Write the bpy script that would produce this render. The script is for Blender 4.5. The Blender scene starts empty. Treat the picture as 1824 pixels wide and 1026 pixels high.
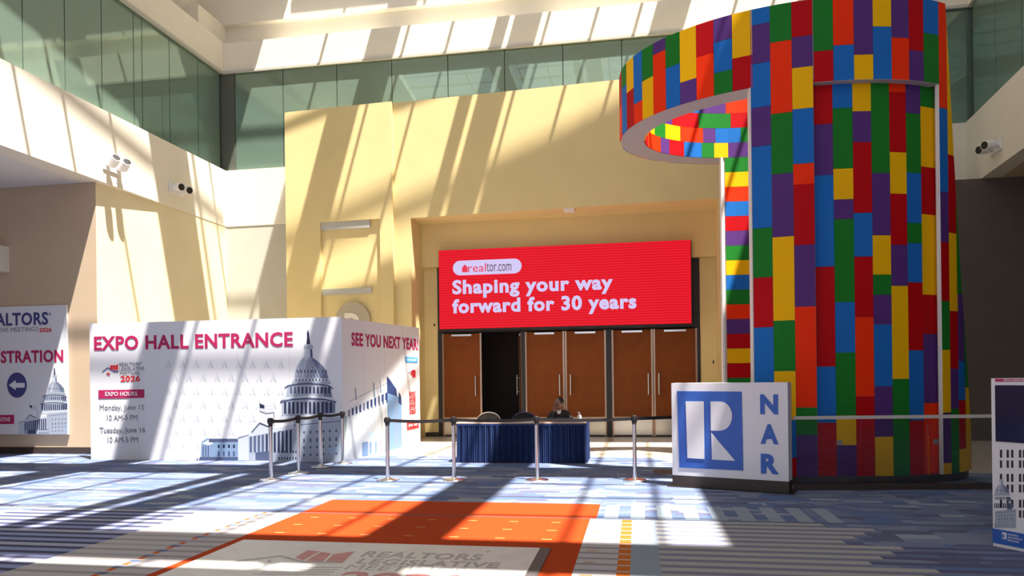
import bpy, bmesh, math, random
from mathutils import Vector, Matrix
random.seed(7)
S = bpy.context.scene
COL = S.collection
# ------------------------------------------------------------------ camera (calibrated from the photograph)
F = 1300.0; CX = 912.0; HY = 672.0; CAMH = 1.6
YAW = math.radians(9.73); ROLL = math.radians(0.70)
fwd = Vector((-math.sin(YAW), math.cos(YAW), 0)); rgt = Vector((math.cos(YAW), math.sin(YAW), 0)); upv = Vector((0, 0, 1))
cam_r = math.cos(ROLL)*rgt - math.sin(ROLL)*upv
cam_u = math.sin(ROLL)*rgt + math.cos(ROLL)*upv
CAMP = Vector((0, 0, CAMH))
cd = bpy.data.cameras.new('camera'); cam = bpy.data.objects.new('camera', cd); COL.objects.link(cam)
m = Matrix((( cam_r.x, cam_u.x, -fwd.x, 0), (cam_r.y, cam_u.y, -fwd.y, 0), (cam_r.z, cam_u.z, -fwd.z, CAMH), (0, 0, 0, 1)))
cam.matrix_world = m
cd.sensor_width = 36; cd.lens = F/1824*36; cd.shift_y = (HY-513)/1824; cd.clip_end = 200
S.camera = cam
# ------------------------------------------------------------------ light and exposure
KX, KY = 0.30, 0.225                       # the sun travels (-KX, KY, -1)
w = bpy.data.worlds.new('sky'); S.world = w; w.use_nodes = True
bg = w.node_tree.nodes['Background']; bg.inputs[0].default_value = (0.86, 0.90, 1.0, 1); bg.inputs[1].default_value = 1.02
sl = bpy.data.lights.new('sun', 'SUN'); sun = bpy.data.objects.new('sun', sl); COL.objects.link(sun)
sl.energy = 18.0; sl.angle = math.radians(0.53); sl.color = (1.0, 0.95, 0.86)
sun.rotation_euler = Vector((-KX, KY, -1)).to_track_quat('-Z', 'Y').to_euler(); sun.location = (6, -5, 30)
S.view_settings.view_transform = 'Standard'; S.view_settings.look = 'None'
S.view_settings.gamma = 1; S.view_settings.use_curve_mapping = False
S.view_settings.exposure = 0.0

# ------------------------------------------------------------------ geometry of the place: photo rays onto real planes
def ray(px, py):
    return fwd + cam_r*((px-CX)/F) + cam_u*((HY-py)/F)
def on_plane(px, py, p0, n):
    d = ray(px, py); t = (Vector(p0)-CAMP).dot(n)/d.dot(n); return CAMP + d*t
def atY(px, py, Y): return on_plane(px, py, (0, Y, 0), Vector((0, 1, 0)))
def atX(px, py, X): return on_plane(px, py, (X, 0, 0), Vector((1, 0, 0)))
def atZ(px, py, Z=0.0): return on_plane(px, py, (0, 0, Z), Vector((0, 0, 1)))

# ------------------------------------------------------------------ materials
def mat(name, col, rough=0.6, metal=0.0, spec=0.5, noise=0.0, nscale=8.0, bump=0.0, emit=None, estr=0.0, coat=0.0):
    M = bpy.data.materials.new(name); M.use_nodes = True; nt = M.node_tree; b = nt.nodes['Principled BSDF']
    b.inputs['Base Color'].default_value = (*col, 1); b.inputs['Roughness'].default_value = rough
    b.inputs['Metallic'].default_value = metal; b.inputs['Specular IOR Level'].default_value = spec
    b.inputs['Coat Weight'].default_value = coat
    if emit: b.inputs['Emission Color'].default_value = (*emit, 1); b.inputs['Emission Strength'].default_value = estr
    tc = nt.nodes.new('ShaderNodeTexCoord'); ns = nt.nodes.new('ShaderNodeTexNoise')
    ns.inputs['Scale'].default_value = nscale; ns.inputs['Detail'].default_value = 4
    nt.links.new(tc.outputs['Object'], ns.inputs['Vector'])
    if noise > 0:
        mx = nt.nodes.new('ShaderNodeMix'); mx.data_type = 'RGBA'; mx.blend_type = 'MULTIPLY'
        rp = nt.nodes.new('ShaderNodeValToRGB'); rp.color_ramp.elements[0].position = 0.3; rp.color_ramp.elements[1].position = 0.7
        lo = 1-noise; rp.color_ramp.elements[0].color = (lo, lo, lo, 1); rp.color_ramp.elements[1].color = (1, 1, 1, 1)
        nt.links.new(ns.outputs['Fac'], rp.inputs[0]); mx.inputs[0].default_value = 1.0
        mx.inputs[6].default_value = (*col, 1); nt.links.new(rp.outputs[0], mx.inputs[7]); nt.links.new(mx.outputs[2], b.inputs['Base Color'])
    if bump > 0:
        bp = nt.nodes.new('ShaderNodeBump'); bp.inputs['Strength'].default_value = bump; bp.inputs['Distance'].default_value = 0.01
        nt.links.new(ns.outputs['Fac'], bp.inputs['Height']); nt.links.new(bp.outputs[0], b.inputs['Normal'])
    return M
def vcol_mat(name, rough=0.5, spec=0.3):
    M = bpy.data.materials.new(name); M.use_nodes = True; nt = M.node_tree; b = nt.nodes['Principled BSDF']
    a = nt.nodes.new('ShaderNodeVertexColor'); a.layer_name = 'Col'; nt.links.new(a.outputs[0], b.inputs['Base Color'])
    b.inputs['Roughness'].default_value = rough; b.inputs['Specular IOR Level'].default_value = spec
    return M
MT = dict(
 cream=mat('cream_plaster', (0.80, 0.74, 0.62), 0.8, noise=0.04, nscale=1.5),
 yellow=mat('yellow_plaster', (0.78, 0.61, 0.285), 0.8, noise=0.06, nscale=1.2),
 pale=mat('pale_yellow_plaster', (0.80, 0.71, 0.48), 0.8, noise=0.06, nscale=1.2),
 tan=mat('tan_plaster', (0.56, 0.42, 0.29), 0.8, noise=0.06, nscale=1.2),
 grey=mat('grey_plaster', (0.52, 0.50, 0.44), 0.8, noise=0.05, nscale=2),
 ceil=mat('white_ceiling', (0.72, 0.69, 0.66), 0.85, noise=0.04),
 brown=mat('dark_brown_wall', (0.13, 0.10, 0.08), 0.7, noise=0.1, nscale=2),
 rail=mat('satin_rail', (0.66, 0.62, 0.56), 0.45, 0.2, noise=0.05),
 postm=mat('grey_green_post', (0.10, 0.105, 0.085), 0.5, noise=0.1),
 base=mat('dark_base', (0.045, 0.03, 0.025), 0.5, noise=0.1),
 steel=mat('steel_beam', (0.75, 0.72, 0.66), 0.6, noise=0.04),
 chrome=mat('brushed_chrome', (0.78, 0.76, 0.74), 0.22, 1.0, noise=0.06, nscale=30),
 kick=mat('kick_plate', (0.62, 0.58, 0.50), 0.25, 1.0, noise=0.05, nscale=12),
 black=mat('black_plastic', (0.015, 0.012, 0.012), 0.45, noise=0.1),
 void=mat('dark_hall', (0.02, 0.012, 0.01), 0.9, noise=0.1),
 bronze=mat('bronze_frame', (0.50, 0.34, 0.24), 0.3, 1.0, noise=0.08, nscale=20),
 wood=mat('red_brown_veneer', (0.23, 0.058, 0.009), 0.5, noise=0.18, nscale=3, spec=0.15),
 white=mat('white_print', (0.72, 0.71, 0.75), 0.5, noise=0.02),
 whitem=mat('white_metal', (0.82, 0.80, 0.78), 0.4, noise=0.03),
 edge=mat('white_edge', (0.80, 0.75, 0.72), 0.6, noise=0.04),
 under=mat('grey_soffit', (0.50, 0.46, 0.46), 0.7, noise=0.05),
 skirt=mat('navy_cloth', (0.022, 0.045, 0.15), 0.65, noise=0.2, nscale=14, bump=0.2, spec=0.4),
 navy=mat('navy_print', (0.05, 0.05, 0.20), 0.5),
 royal=mat('royal_blue', (0.025, 0.11, 0.46), 0.45, noise=0.03),
 maroon=mat('magenta_print', (0.42, 0.012, 0.09), 0.5),
 redp=mat('red_print', (0.62, 0.03, 0.04), 0.5),
 cyan=mat('cyan_print', (0.05, 0.35, 0.75), 0.5),
 greyp=mat('grey_print', (0.22, 0.21, 0.25), 0.5),
 greyl=mat('pale_grey_print', (0.66, 0.67, 0.70), 0.5),
 terr=mat('beige_terrazzo', (0.62, 0.54, 0.42), 0.3, noise=0.12, nscale=3),
 mat_=mat('white_vinyl', (0.62, 0.60, 0.57), 0.45, noise=0.12, nscale=4, bump=0.3),
 dkgrey=mat('dark_grey_edge', (0.07, 0.06, 0.06), 0.6),
 skin=mat('brown_skin', (0.24, 0.12, 0.08), 0.5, noise=0.1),
 suit=mat('black_suit', (0.010, 0.008, 0.010), 0.7, noise=0.2),
 hair=mat('black_hair', (0.01, 0.008, 0.008), 0.7),
 ttop=mat('tan_laminate', (0.60, 0.42, 0.30), 0.4, noise=0.1),
 paper=mat('white_paper', (0.85, 0.84, 0.83), 0.6),
 screen=mat('dark_screen', (0.012, 0.012, 0.05), 0.08, spec=0.8),
 sticker=mat('disc_grey', (0.45, 0.38, 0.28), 0.6),
)
TC = {'R': (0.52, 0.002, 0.006), 'G': (0.014, 0.20, 0.022), 'B': (0.014, 0.155, 0.52), 'Y': (0.97, 0.50, 0.002), 'P': (0.105, 0.036, 0.20), 'O': (0.97, 0.036, 0.002)}
TM = {k: mat('tile_'+n, TC[k], 0.6, noise=0.05, nscale=2, spec=0.12) for k, n in dict(R='red', G='green', B='blue', Y='yellow', P='purple', O='orange').items()}

def glass_mat():                                             # tinted mirror glazing over a pale backing
    M = bpy.data.materials.new('green_mirror_glass'); M.use_nodes = True; nt = M.node_tree; b = nt.nodes['Principled BSDF']
    b.inputs['Base Color'].default_value = (0.14, 0.205, 0.16, 1); b.inputs['Roughness'].default_value = 0.6
    g = nt.nodes.new('ShaderNodeBsdfGlossy'); g.inputs['Color'].default_value = (0.44, 0.58, 0.50, 1); g.inputs['Roughness'].default_value = 0.02
    mx = nt.nodes.new('ShaderNodeMixShader'); lw = nt.nodes.new('ShaderNodeLayerWeight'); lw.inputs[0].default_value = 0.35
    mr = nt.nodes.new('ShaderNodeMapRange'); mr.inputs['To Min'].default_value = 0.22; mr.inputs['To Max'].default_value = 0.8
    nt.links.new(lw.outputs['Fresnel'], mr.inputs[0]); nt.links.new(mr.outputs[0], mx.inputs[0])
    nt.links.new(b.outputs[0], mx.inputs[1]); nt.links.new(g.outputs[0], mx.inputs[2]); nt.links.new(mx.outputs[0], nt.nodes['Material Output'].inputs[0])
    return M
MT['glass'] = glass_mat()
def clear_glass():
    M = bpy.data.materials.new('clear_glass'); M.use_nodes = True; nt = M.node_tree
    t = nt.nodes.new('ShaderNodeBsdfTransparent'); t.inputs[0].default_value = (0.93, 0.95, 0.95, 1)
    g = nt.nodes.new('ShaderNodeBsdfGlossy'); g.inputs['Roughness'].default_value = 0.02
    mx = nt.nodes.new('ShaderNodeMixShader'); fr = nt.nodes.new('ShaderNodeFresnel'); fr.inputs[0].default_value = 1.6
    nt.links.new(fr.outputs[0], mx.inputs[0]); nt.links.new(t.outputs[0], mx.inputs[1]); nt.links.new(g.outputs[0], mx.inputs[2])
    nt.links.new(mx.outputs[0], nt.nodes['Material Output'].inputs[0]); return M
MT['clear'] = clear_glass()
def carpet_mat():
    M = bpy.data.materials.new('blue_grey_carpet'); M.use_nodes = True; nt = M.node_tree; b = nt.nodes['Principled BSDF']
    b.inputs['Roughness'].default_value = 0.95; b.inputs['Specular IOR Level'].default_value = 0.1
    tc = nt.nodes.new('ShaderNodeTexCoord'); mp = nt.nodes.new('ShaderNodeMapping'); mp.inputs['Scale'].default_value = (1.3, 3.2, 1)
    nt.links.new(tc.outputs['Object'], mp.inputs[0])
    v = nt.nodes.new('ShaderNodeTexVoronoi'); v.distance = 'CHEBYCHEV'; v.inputs['Scale'].default_value = 1.9; v.inputs['Randomness'].default_value = 0.75
    nt.links.new(mp.outputs[0], v.inputs['Vector'])
    sp = nt.nodes.new('ShaderNodeSeparateColor'); nt.links.new(v.outputs['Color'], sp.inputs[0])
    r = nt.nodes.new('ShaderNodeValToRGB'); r.color_ramp.interpolation = 'CONSTANT'
    cs = [(0, (0.11, 0.145, 0.245)), (0.22, (0.14, 0.17, 0.265)), (0.45, (0.095, 0.135, 0.26)), (0.62, (0.17, 0.195, 0.275)), (0.80, (0.105, 0.11, 0.18)), (0.92, (0.24, 0.275, 0.34))]
    e = r.color_ramp.elements; e[0].position = 0; e[0].color = (*cs[0][1], 1); e[1].position = cs[1][0]; e[1].color = (*cs[1][1], 1)
    for p, c in cs[2:]:
        q = e.new(p); q.color = (*c, 1)
    nt.links.new(sp.outputs[0], r.inputs[0])
    n2 = nt.nodes.new('ShaderNodeTexNoise'); n2.inputs['Scale'].default_value = 60; nt.links.new(tc.outputs['Object'], n2.inputs['Vector'])
    mx = nt.nodes.new('ShaderNodeMix'); mx.data_type = 'RGBA'; mx.blend_type = 'OVERLAY'; mx.inputs[0].default_value = 0.25
    nt.links.new(r.outputs[0], mx.inputs[6]); nt.links.new(n2.outputs['Fac'], mx.inputs[7]); nt.links.new(mx.outputs[2], b.inputs['Base Color'])
    bp = nt.nodes.new('ShaderNodeBump'); bp.inputs['Strength'].default_value = 0.3; nt.links.new(n2.outputs['Fac'], bp.inputs['Height']); nt.links.new(bp.outputs[0], b.inputs['Normal'])
    return M
MT['carpet'] = carpet_mat()
MT['weave'] = vcol_mat('carpet_weave', 0.95, 0.1)
MT['print'] = vcol_mat('picture_print', 0.5, 0.3)
def led_mat():
    M = bpy.data.materials.new('led_red'); M.use_nodes = True; nt = M.node_tree; b = nt.nodes['Principled BSDF']
    b.inputs['Base Color'].default_value = (0.02, 0.004, 0.004, 1); b.inputs['Roughness'].default_value = 0.5; b.inputs['Specular IOR Level'].default_value = 0.15
    tc = nt.nodes.new('ShaderNodeTexCoord'); wv = nt.nodes.new('ShaderNodeTexWave'); wv.bands_direction = 'Z'; wv.inputs['Scale'].default_value = 4.6
    wv.inputs['Distortion'].default_value = 0.25; wv.inputs['Detail'].default_value = 1
    nt.links.new(tc.outputs['Object'], wv.inputs['Vector'])
    mx = nt.nodes.new('ShaderNodeMix'); mx.data_type = 'RGBA'; mx.inputs[6].default_value = (0.74, 0.002, 0.012, 1); mx.inputs[7].default_value = (0.92, 0.012, 0.03, 1)
    nt.links.new(wv.outputs['Fac'], mx.inputs[0]); nt.links.new(mx.outputs[2], b.inputs['Emission Color']); b.inputs['Emission Strength'].default_value = 0.92
    return M
MT['led'] = led_mat()
MT['ledw'] = mat('led_lavender', (0.05, 0.05, 0.05), 0.4, emit=(0.62, 0.55, 0.88), estr=1.0)
MT['ledk'] = mat('led_ink', (0.02, 0.02, 0.02), 0.5, emit=(0.10, 0.04, 0.07), estr=1.0)

# ------------------------------------------------------------------ object helpers
def tag(o, label=None, cat=None, group=None, kind=None):
    if label: o['label'] = label
    if cat: o['category'] = cat
    if group: o['group'] = group
    if kind: o['kind'] = kind
    return o
def empty(name, loc=(0, 0, 0), rz=0.0, label=None, cat=None, group=None, kind=None):
    o = bpy.data.objects.new(name, None); COL.objects.link(o); o.location = loc; o.rotation_euler = (0, 0, rz)
    o.empty_display_size = 0.2
    return tag(o, label, cat, group, kind)
class MB:
    def __init__(s): s.bm = bmesh.new()
    def box(s, x0, x1, y0, y1, z0, z1, bev=0.0):
        r = bmesh.ops.create_cube(s.bm, size=1.0)
        for v in r['verts']: v.co = Vector(((x0+x1)/2+v.co.x*(x1-x0), (y0+y1)/2+v.co.y*(y1-y0), (z0+z1)/2+v.co.z*(z1-z0)))
        if bev > 0:
            es = list({e for v in r['verts'] for e in v.link_edges}); bmesh.ops.bevel(s.bm, geom=es, offset=bev, segments=2, affect='EDGES', profile=0.5)
        return s
    def obox(s, c, ax, ay, az, hx, hy, hz):                 # oriented box
        r = bmesh.ops.create_cube(s.bm, size=2.0); c = Vector(c)
        for v in r['verts']: v.co = c + ax*(v.co.x*hx) + ay*(v.co.y*hy) + az*(v.co.z*hz)
        return s
    def cyl(s, p, q, r0, r1=None, n=20, cap=True):
        p = Vector(p); q = Vector(q); r1 = r0 if r1 is None else r1; d = q-p; L = d.length
        M = Matrix.Translation((p+q)/2) @ d.to_track_quat('Z', 'Y').to_matrix().to_4x4()
        bmesh.ops.create_cone(s.bm, cap_ends=cap, segments=n, radius1=r0, radius2=r1, depth=L, matrix=M); return s
    def ball(s, c, rx, ry=None, rz=None, n=16):
        ry = rx if ry is None else ry; rz = rx if rz is None else rz
        bmesh.ops.create_uvsphere(s.bm, u_segments=n, v_segments=max(8, n//2+2), radius=1.0, matrix=Matrix.Translation(Vector(c)) @ Matrix.Diagonal((rx, ry, rz, 1))); return s
    def lathe(s, prof, c=(0, 0, 0), n=28):
        c = Vector(c); rings = []
        for r, z in prof:
            rings.append([s.bm.verts.new(c+Vector((r*math.cos(2*math.pi*i/n), r*math.sin(2*math.pi*i/n), z))) for i in range(n)])
        for a, b in zip(rings, rings[1:]):
            for i in range(n): s.bm.faces.new((a[i], a[(i+1) % n], b[(i+1) % n], b[i]))
        s.bm.faces.new(rings[0][::-1]); s.bm.faces.new(rings[-1]); return s
    def tube(s, pts, r, n=10):
        pts = [Vector(p) for p in pts]; rings = []
        for i, p in enumerate(pts):
            t = (pts[min(i+1, len(pts)-1)]-pts[max(i-1, 0)]).normalized()
            q = t.to_track_quat('Z', 'Y')
            rings.append([s.bm.verts.new(p + q @ Vector((r*math.cos(2*math.pi*k/n), r*math.sin(2*math.pi*k/n), 0))) for k in range(n)])
        for a, b in zip(rings, rings[1:]):
            best = min(range(n), key=lambda k: (b[k].co-a[0].co).length)
            for i in range(n): s.bm.faces.new((a[i], a[(i+1) % n], b[(i+1+best) % n], b[(i+best) % n]))
        s.bm.faces.new(rings[0][::-1]); s.bm.faces.new(rings[-1]); return s
    def prism(s, pts, off):                                  # polygon pts (3D, coplanar) swept by vector off
        off = Vector(off); a = [s.bm.verts.new(Vector(p)) for p in pts]; b = [s.bm.verts.new(Vector(p)+off) for p in pts]; n = len(a)
        s.bm.faces.new(a[::-1]); s.bm.faces.new(b)
        for i in range(n): s.bm.faces.new((a[i], a[(i+1) % n], b[(i+1) % n], b[i]))
        return s
    def build(s, name, material, parent=None, smooth=False, **kw):
        bmesh.ops.recalc_face_normals(s.bm, faces=s.bm.faces[:])
        me = bpy.data.meshes.new(name); s.bm.to_mesh(me); s.bm.free()
        if smooth:
            for p in me.polygons: p.use_smooth = True
            try: me.set_sharp_from_angle(angle=math.radians(40))
            except Exception: pass
        me.materials.append(material); o = bpy.data.objects.new(name, me); COL.objects.link(o)
        if parent is not None: o.parent = parent
        return tag(o, **kw)
def box(name, material, parent, x0, x1, y0, y1, z0, z1, bev=0.0, **kw): return MB().box(x0, x1, y0, y1, z0, z1, bev).build(name, material, parent, **kw)
def copy_tree(o, parent=None):
    c = o.copy(); COL.objects.link(c)
    if parent is not None: c.parent = parent
    for ch in list(o.children): copy_tree(ch, c)
    return c

class Board:
    """a flat upright (or lying) board: maps photo pixels to its own plane coordinates, in the local space of an empty"""
    def __init__(s, name, p0, e1, e2, label, cat, group=None, kind=None, parent=None):
        s.e1 = Vector(e1).normalized(); s.e2 = Vector(e2).normalized(); s.n = s.e1.cross(s.e2)    # n points to the viewer
        s.p0 = Vector(p0)
        s.o = empty(name, s.p0, 0, label, cat, group, kind) if parent is None else parent
        s.base = Vector(s.p0) if parent is None else Vector((0, 0, 0)); s.p = s.p0
    def w(s, px, py, off=0.0):                               # local point from a pixel
        return on_plane(px, py, s.p + s.n*off, s.n) - s.base
    def st(s, px, py):
        q = on_plane(px, py, s.p, s.n) - s.p; return q.dot(s.e1), q.dot(s.e2)
    def loc(s, a, b, off=0.0): return s.p + s.e1*a + s.e2*b + s.n*off - s.base
    def poly(s, name, material, pts, off, th=0.004, kw={}):  # pts in pixels
        P = [s.w(x, y, off) for x, y in pts]
        return MB().prism(P, s.n*th).build(name, material, s.o, **kw)
    def text(s, body, x0, x1, ytop, ybot, material, off, bold=0.012, name='lettering', th=0.003, shear=0.0, px=True, thin=False):
        """fit the ink of a line of text in a box; pixel corners (left-bottom, right-top) or plane coordinates"""
        if px:
            a0, b0 = s.st(x0, ybot); a1, b1 = s.st(x1, ytop)
            # keep the true plane size: measure the baseline at the left and the top at the left
            b1 = s.st(x0, ytop)[1]; a1 = s.st(x1, ybot)[0]
        else: a0, a1, b1, b0 = x0, x1, ytop, ybot
        cu = bpy.data.curves.new('t', 'FONT'); cu.body = body; cu.size = 1.0; cu.extrude = 0.0; bold = 0.0 if 'M' in body else bold; cu.offset = bold; cu.resolution_u = 3
        cu.space_character = 1.0 + bold*2.5
        ob = bpy.data.objects.new('t', cu); COL.objects.link(ob); bpy.context.view_layer.update()
        me = bpy.data.meshes.new_from_object(ob); bpy.data.objects.remove(ob); bpy.data.curves.remove(cu)
        xs = [v.co.x for v in me.vertices]; ys = [v.co.y for v in me.vertices]
        mx0, mx1, my0, my1 = min(xs), max(xs), min(ys), max(ys)
        for v in me.vertices:
            a = a0 + (v.co.x-mx0)/(mx1-mx0)*(a1-a0); b = b0 + (v.co.y-my0)/(my1-my0)*(b1-b0)
            v.co = s.loc(a, b, off)
        bm = bmesh.new(); bm.from_mesh(me)
        r = bmesh.ops.extrude_face_region(bm, geom=bm.faces[:])
        for v in [g for g in r['geom'] if isinstance(g, bmesh.types.BMVert)]: v.co += s.n*th
        bmesh.ops.recalc_face_normals(bm, faces=bm.faces[:]); bm.to_mesh(me); bm.free(); me.name = name; me.materials.clear(); me.materials.append(material)
        for pl in me.polygons: pl.use_smooth = False; pl.material_index = 0
        o = bpy.data.objects.new(name, me); COL.objects.link(o); o.parent = s.o; return o
    def picture(s, name, polys, off0, step=0.0004, kw={}):
        vs, fs, cs = [], [], []
        for i, (col, pts) in enumerate(polys):
            P = [s.w(x, y, off0+step*i) for x, y in pts]
            a, b = P[1]-P[0], P[2]-P[0]
            nn = sum(((P[k]).cross(P[(k+1) % len(P)]) for k in range(len(P))), Vector((0, 0, 0)))
            if nn.dot(s.n) < 0: P = P[::-1]
            fs.append(list(range(len(vs), len(vs)+len(P)))); vs += [tuple(p) for p in P]; cs += [(*col, 1)]*len(P)
        me = bpy.data.meshes.new(name); me.from_pydata(vs, [], fs); at = me.color_attributes.new('Col', 'FLOAT_COLOR', 'CORNER')
        flat = [x for c in cs for x in c]; at.data.foreach_set('color', flat); me.materials.append(MT['print'])
        o = bpy.data.objects.new(name, me); COL.objects.link(o); o.parent = s.o; return tag(o, **kw)

# =================================================================== FLOOR
XL, YR = -11.7, 19.5
flo = empty('floor', (0, 0, 0), kind='structure')
box('slab', MT['void'], flo, -20, 20, -10, 24, -0.3, -0.02)
MB().prism([(-20, -10, -0.02), (20, -10, -0.02), (20, 12.6, -0.02), (1.2, 12.6, -0.02), (0.2, 14.5, -0.02), (-20, 14.5, -0.02)], (0, 0, 0.02)).build('carpet', MT['carpet'], flo)
MB().prism([(1.2, 12.6, -0.02), (20, 12.6, -0.02), (20, 19.6, -0.02), (-20, 19.6, -0.02), (-20, 14.5, -0.02), (0.2, 14.5, -0.02)], (0, 0, 0.018)).build('terrazzo', MT['terr'], flo)
MB().prism([(0.25, 12.1, 0), (2.0, 12.1, 0), (2.0, 12.62, 0), (0.25, 12.62, 0)], (0, 0, 0.004)).build('carpet_border', mat('brown_carpet', (0.12, 0.07, 0.05), 0.95, noise=0.2, nscale=20), flo)
# woven zones of the carpet (flat print), with one painted bar shadow
def fx(px, py): return atZ(px, py).x
def fy(px, py): return atZ(px, py).y
quads = []
def rect(x0, x1, y0, y1, col, lay):
    if col not in (ORG, WHT, LAV, SLT): col = tuple(c*0.55 for c in col)
    quads.append((x0, x1, y0, y1, col, lay))
ORG = (0.36, 0.044, 0.008); WHT = (0.40, 0.37, 0.385); LAV = (0.22, 0.25, 0.42); SLT = (0.06, 0.06, 0.11)
yb = (fy(585, 893)+fy(1070, 895))/2; yb2 = (fy(520, 917)+fy(1052, 918))/2
xo0 = fx(585, 893); xo1 = fx(1052, 922); xo1b = fx(1070, 897)
rect(xo0, xo1b, yb2, yb, ORG, 1); rect(xo0, xo1, 3, yb2-0.03, ORG, 1)
rect(-9, 9, yb2-0.03, yb2, (0.16, 0.17, 0.22), 2)
rect(-9, 9, fy(700, 868)-0.02, fy(700, 868)+0.02, (0.22, 0.24, 0.32), 1)  # thin glazing-bar shadow painted across the carpet
for i in range(8):
    for j in range(9):                                         # small flecks in the orange
        x = xo0+0.25+i*0.47; y = yb2-0.3-j*0.42; rect(x, x+0.10, y, y+0.03, (0.85, 0.40, 0.14), 3)
xw0 = fx(353, 912); xthin = fx(465, 916)
Y = yb2-0.05; k = 0
while Y > 3:
    rect(xw0, xo0, Y-0.125, Y, WHT, 1); rect(xw0, xthin-0.05, Y-0.20, Y-0.125, (0.48, 0.46, 0.46) if k % 2 else (0.56, 0.54, 0.54), 1)
    rect(xthin+0.05, xo0, Y-0.20, Y-0.125, (0.50, 0.45, 0.47), 1)
    rect(xthin-0.03, xthin+0.03, Y-0.09, Y, (0.85, 0.19, 0.05), 2)
    # lavender and slate stripes with stepped ends
    st = 0.22*((k*7) % 5)
    rect(xw0-2.25-st*0.6, xw0, Y-0.11, Y, LAV if k % 3 else (0.56, 0.58, 0.74), 1)
    rect(xw0-2.25-st*0.4, xw0, Y-0.20, Y-0.11, SLT, 1)
    rect(xw0-4.3-st, xw0-2.25-st*0.6, Y-0.10, Y, (0.30, 0.31, 0.42), 1)
    # right of the orange
    xr = fx(1108, 925)
    rect(xo1, xr, Y-0.145, Y, WHT, 1); rect(xo1, xr, Y-0.20, Y-0.145, (0.40, 0.37, 0.41), 1)
    rect(xr, xr+0.11, Y-0.17, Y, (0.82, 0.22, 0.04), 1); rect(xr, xr+0.11, Y-0.20, Y-0.17, WHT, 1)
    rect(xr+0.11, xr+0.36, Y-0.20, Y, (0.40, 0.47, 0.56), 1)
    e = xr+2.1+0.15*((k*3) % 4)
    rect(xr+0.36, e, Y-0.11, Y, (0.58, 0.57, 0.56), 1); rect(xr+0.36, e, Y-0.20, Y-0.11, (0.30, 0.31, 0.42), 1)
    if Y < fy(1300, 960): rect(e, e+2.2, Y-0.10, Y, (0.16, 0.17, 0.30), 1)
    Y -= 0.20; k += 1
for i in range(9):                                             # the row of pale blocks right of the orange
    x = xo1b+0.08+i*0.30; rect(x, x+0.16, yb2+0.02, yb-0.03, (0.42, 0.50, 0.60), 1)
vs, fs, cs = [], [], []
for x0, x1, y0, y1, c, lay in quads:
    z = 0.0006*lay; fs.append(tuple(range(len(vs), len(vs)+4))); vs += [(x0, y0, z), (x1, y0, z), (x1, y1, z), (x0, y1, z)]; cs += [c[0], c[1], c[2], 1.0]*4
me = bpy.data.meshes.new('carpet_pattern'); me.from_pydata(vs, [], fs); at = me.color_attributes.new('Col', 'FLOAT_COLOR', 'CORNER'); at.data.foreach_set('color', cs)
me.materials.append(MT['weave']); o = bpy.data.objects.new('carpet_pattern', me); COL.objects.link(o); o.parent = flo

PR = -math.radians(3.4); pe = Vector((math.cos(PR), math.sin(PR), 0)); pn = Vector((math.sin(PR), -math.cos(PR), 0))
P0 = Vector((atY(512, 300, 18.6).x, 18.6, 0))
# =================================================================== ROOF AND SKYLIGHT (Z = 15, members placed by the shadows they cast)
ZS = 15.0
roof = empty('ceiling', (0, 0, ZS), kind='structure')
def rbox(name, x0, x1, y0, y1, z0=0, z1=0.25, m='steel'): return box(name, MT[m], roof, x0, x1, y0, y1, z0, z1)
rbox('roof_slab', 5.4, 20, -10, 24, 0, 0.3); MB().prism([(-20, -10, 0), (-11.6, -10, 0), (-9.08, 24, 0), (-20, 24, 0)], (0, 0, 0.3)).build('roof_slab', MT['steel'], roof); rbox('roof_slab', -9.2, 5.4, 19.62, 24, 0, 0.3); rbox('roof_slab', -11.4, 5.4, -10, -6, 0, 0.3)
for x0, x1 in ((-6.16, -5.31), (-2.55, -2.22), (-2.05, -1.33), (1.75, 2.6)): rbox('rafter', x0, x1, -6, 19.8, 0, 0.12)
for y0, y1 in ((-4.6, -3.5), (1.45, 2.28), (2.48, 3.62), (8.15, 9.35), (14.40, 15.95)): rbox('cross_beam', -11.0, 5.4, y0, y1, 0.12, 0.24)
for x in (-7.43, -5.0, -3.73, -1.05, 0.25, 1.4, 3.85, 4.8): rbox('glazing_bar', x-0.035, x+0.035, -6, 19.8, 0.24, 0.30)
for y in (-2.2, -0.95, 0.3, 4.9, 6.2, 7.4, 10.45, 11.65, 13.05, 16.95, 18.2): rbox('glazing_bar', -11.0, 5.4, y-0.035, y+0.035, 0.24, 0.30)
# high trusses above the glass, casting the soft diagonals
def high(x0, y0, x1, y1, z, wd):
    a = Vector((x0, y0, z-ZS)); b = Vector((x1, y1, z-ZS)); d = (b-a).normalized(); s = Vector((-d.y, d.x, 0))
    MB().obox((a+b)/2, d, s, upv, (b-a).length/2, wd/2, 0.1).build('shade_truss', MT['steel'], roof)
def up_to(px, py, plane, val, z):
    p = on_plane(px, py, P0, pn) if plane == 'P' else atX(px, py, val); h = z-p.z; return Vector((p.x+KX*h, p.y-KY*h))
a, b = up_to(1100, 205, 'P', 0, 25), up_to(870, 308, 'P', 0, 25); d = (a-b).normalized()
a2 = a + d*6; b2 = b - d*14; high(b2.x, b2.y, a2.x, a2.y, 25, 0.11)
a, b = up_to(1010, 268, 'P', 0, 25), up_to(860, 342, 'P', 0, 25); d = (a-b).normalized()
a2 = a + d*9; high(b.x, b.y-0.30, a2.x, a2.y-0.30, 25, 0.6)  # unseen wide beam, added to shade the portal wall below the lit sliver
c = up_to(1018, 268, 'P', 0, 25); high(c.x, c.y+0.0, c.x+d.x*9, c.y+d.y*9, 25, 0.30)  # unseen block, added to darken the wall where the sliver ends
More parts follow.
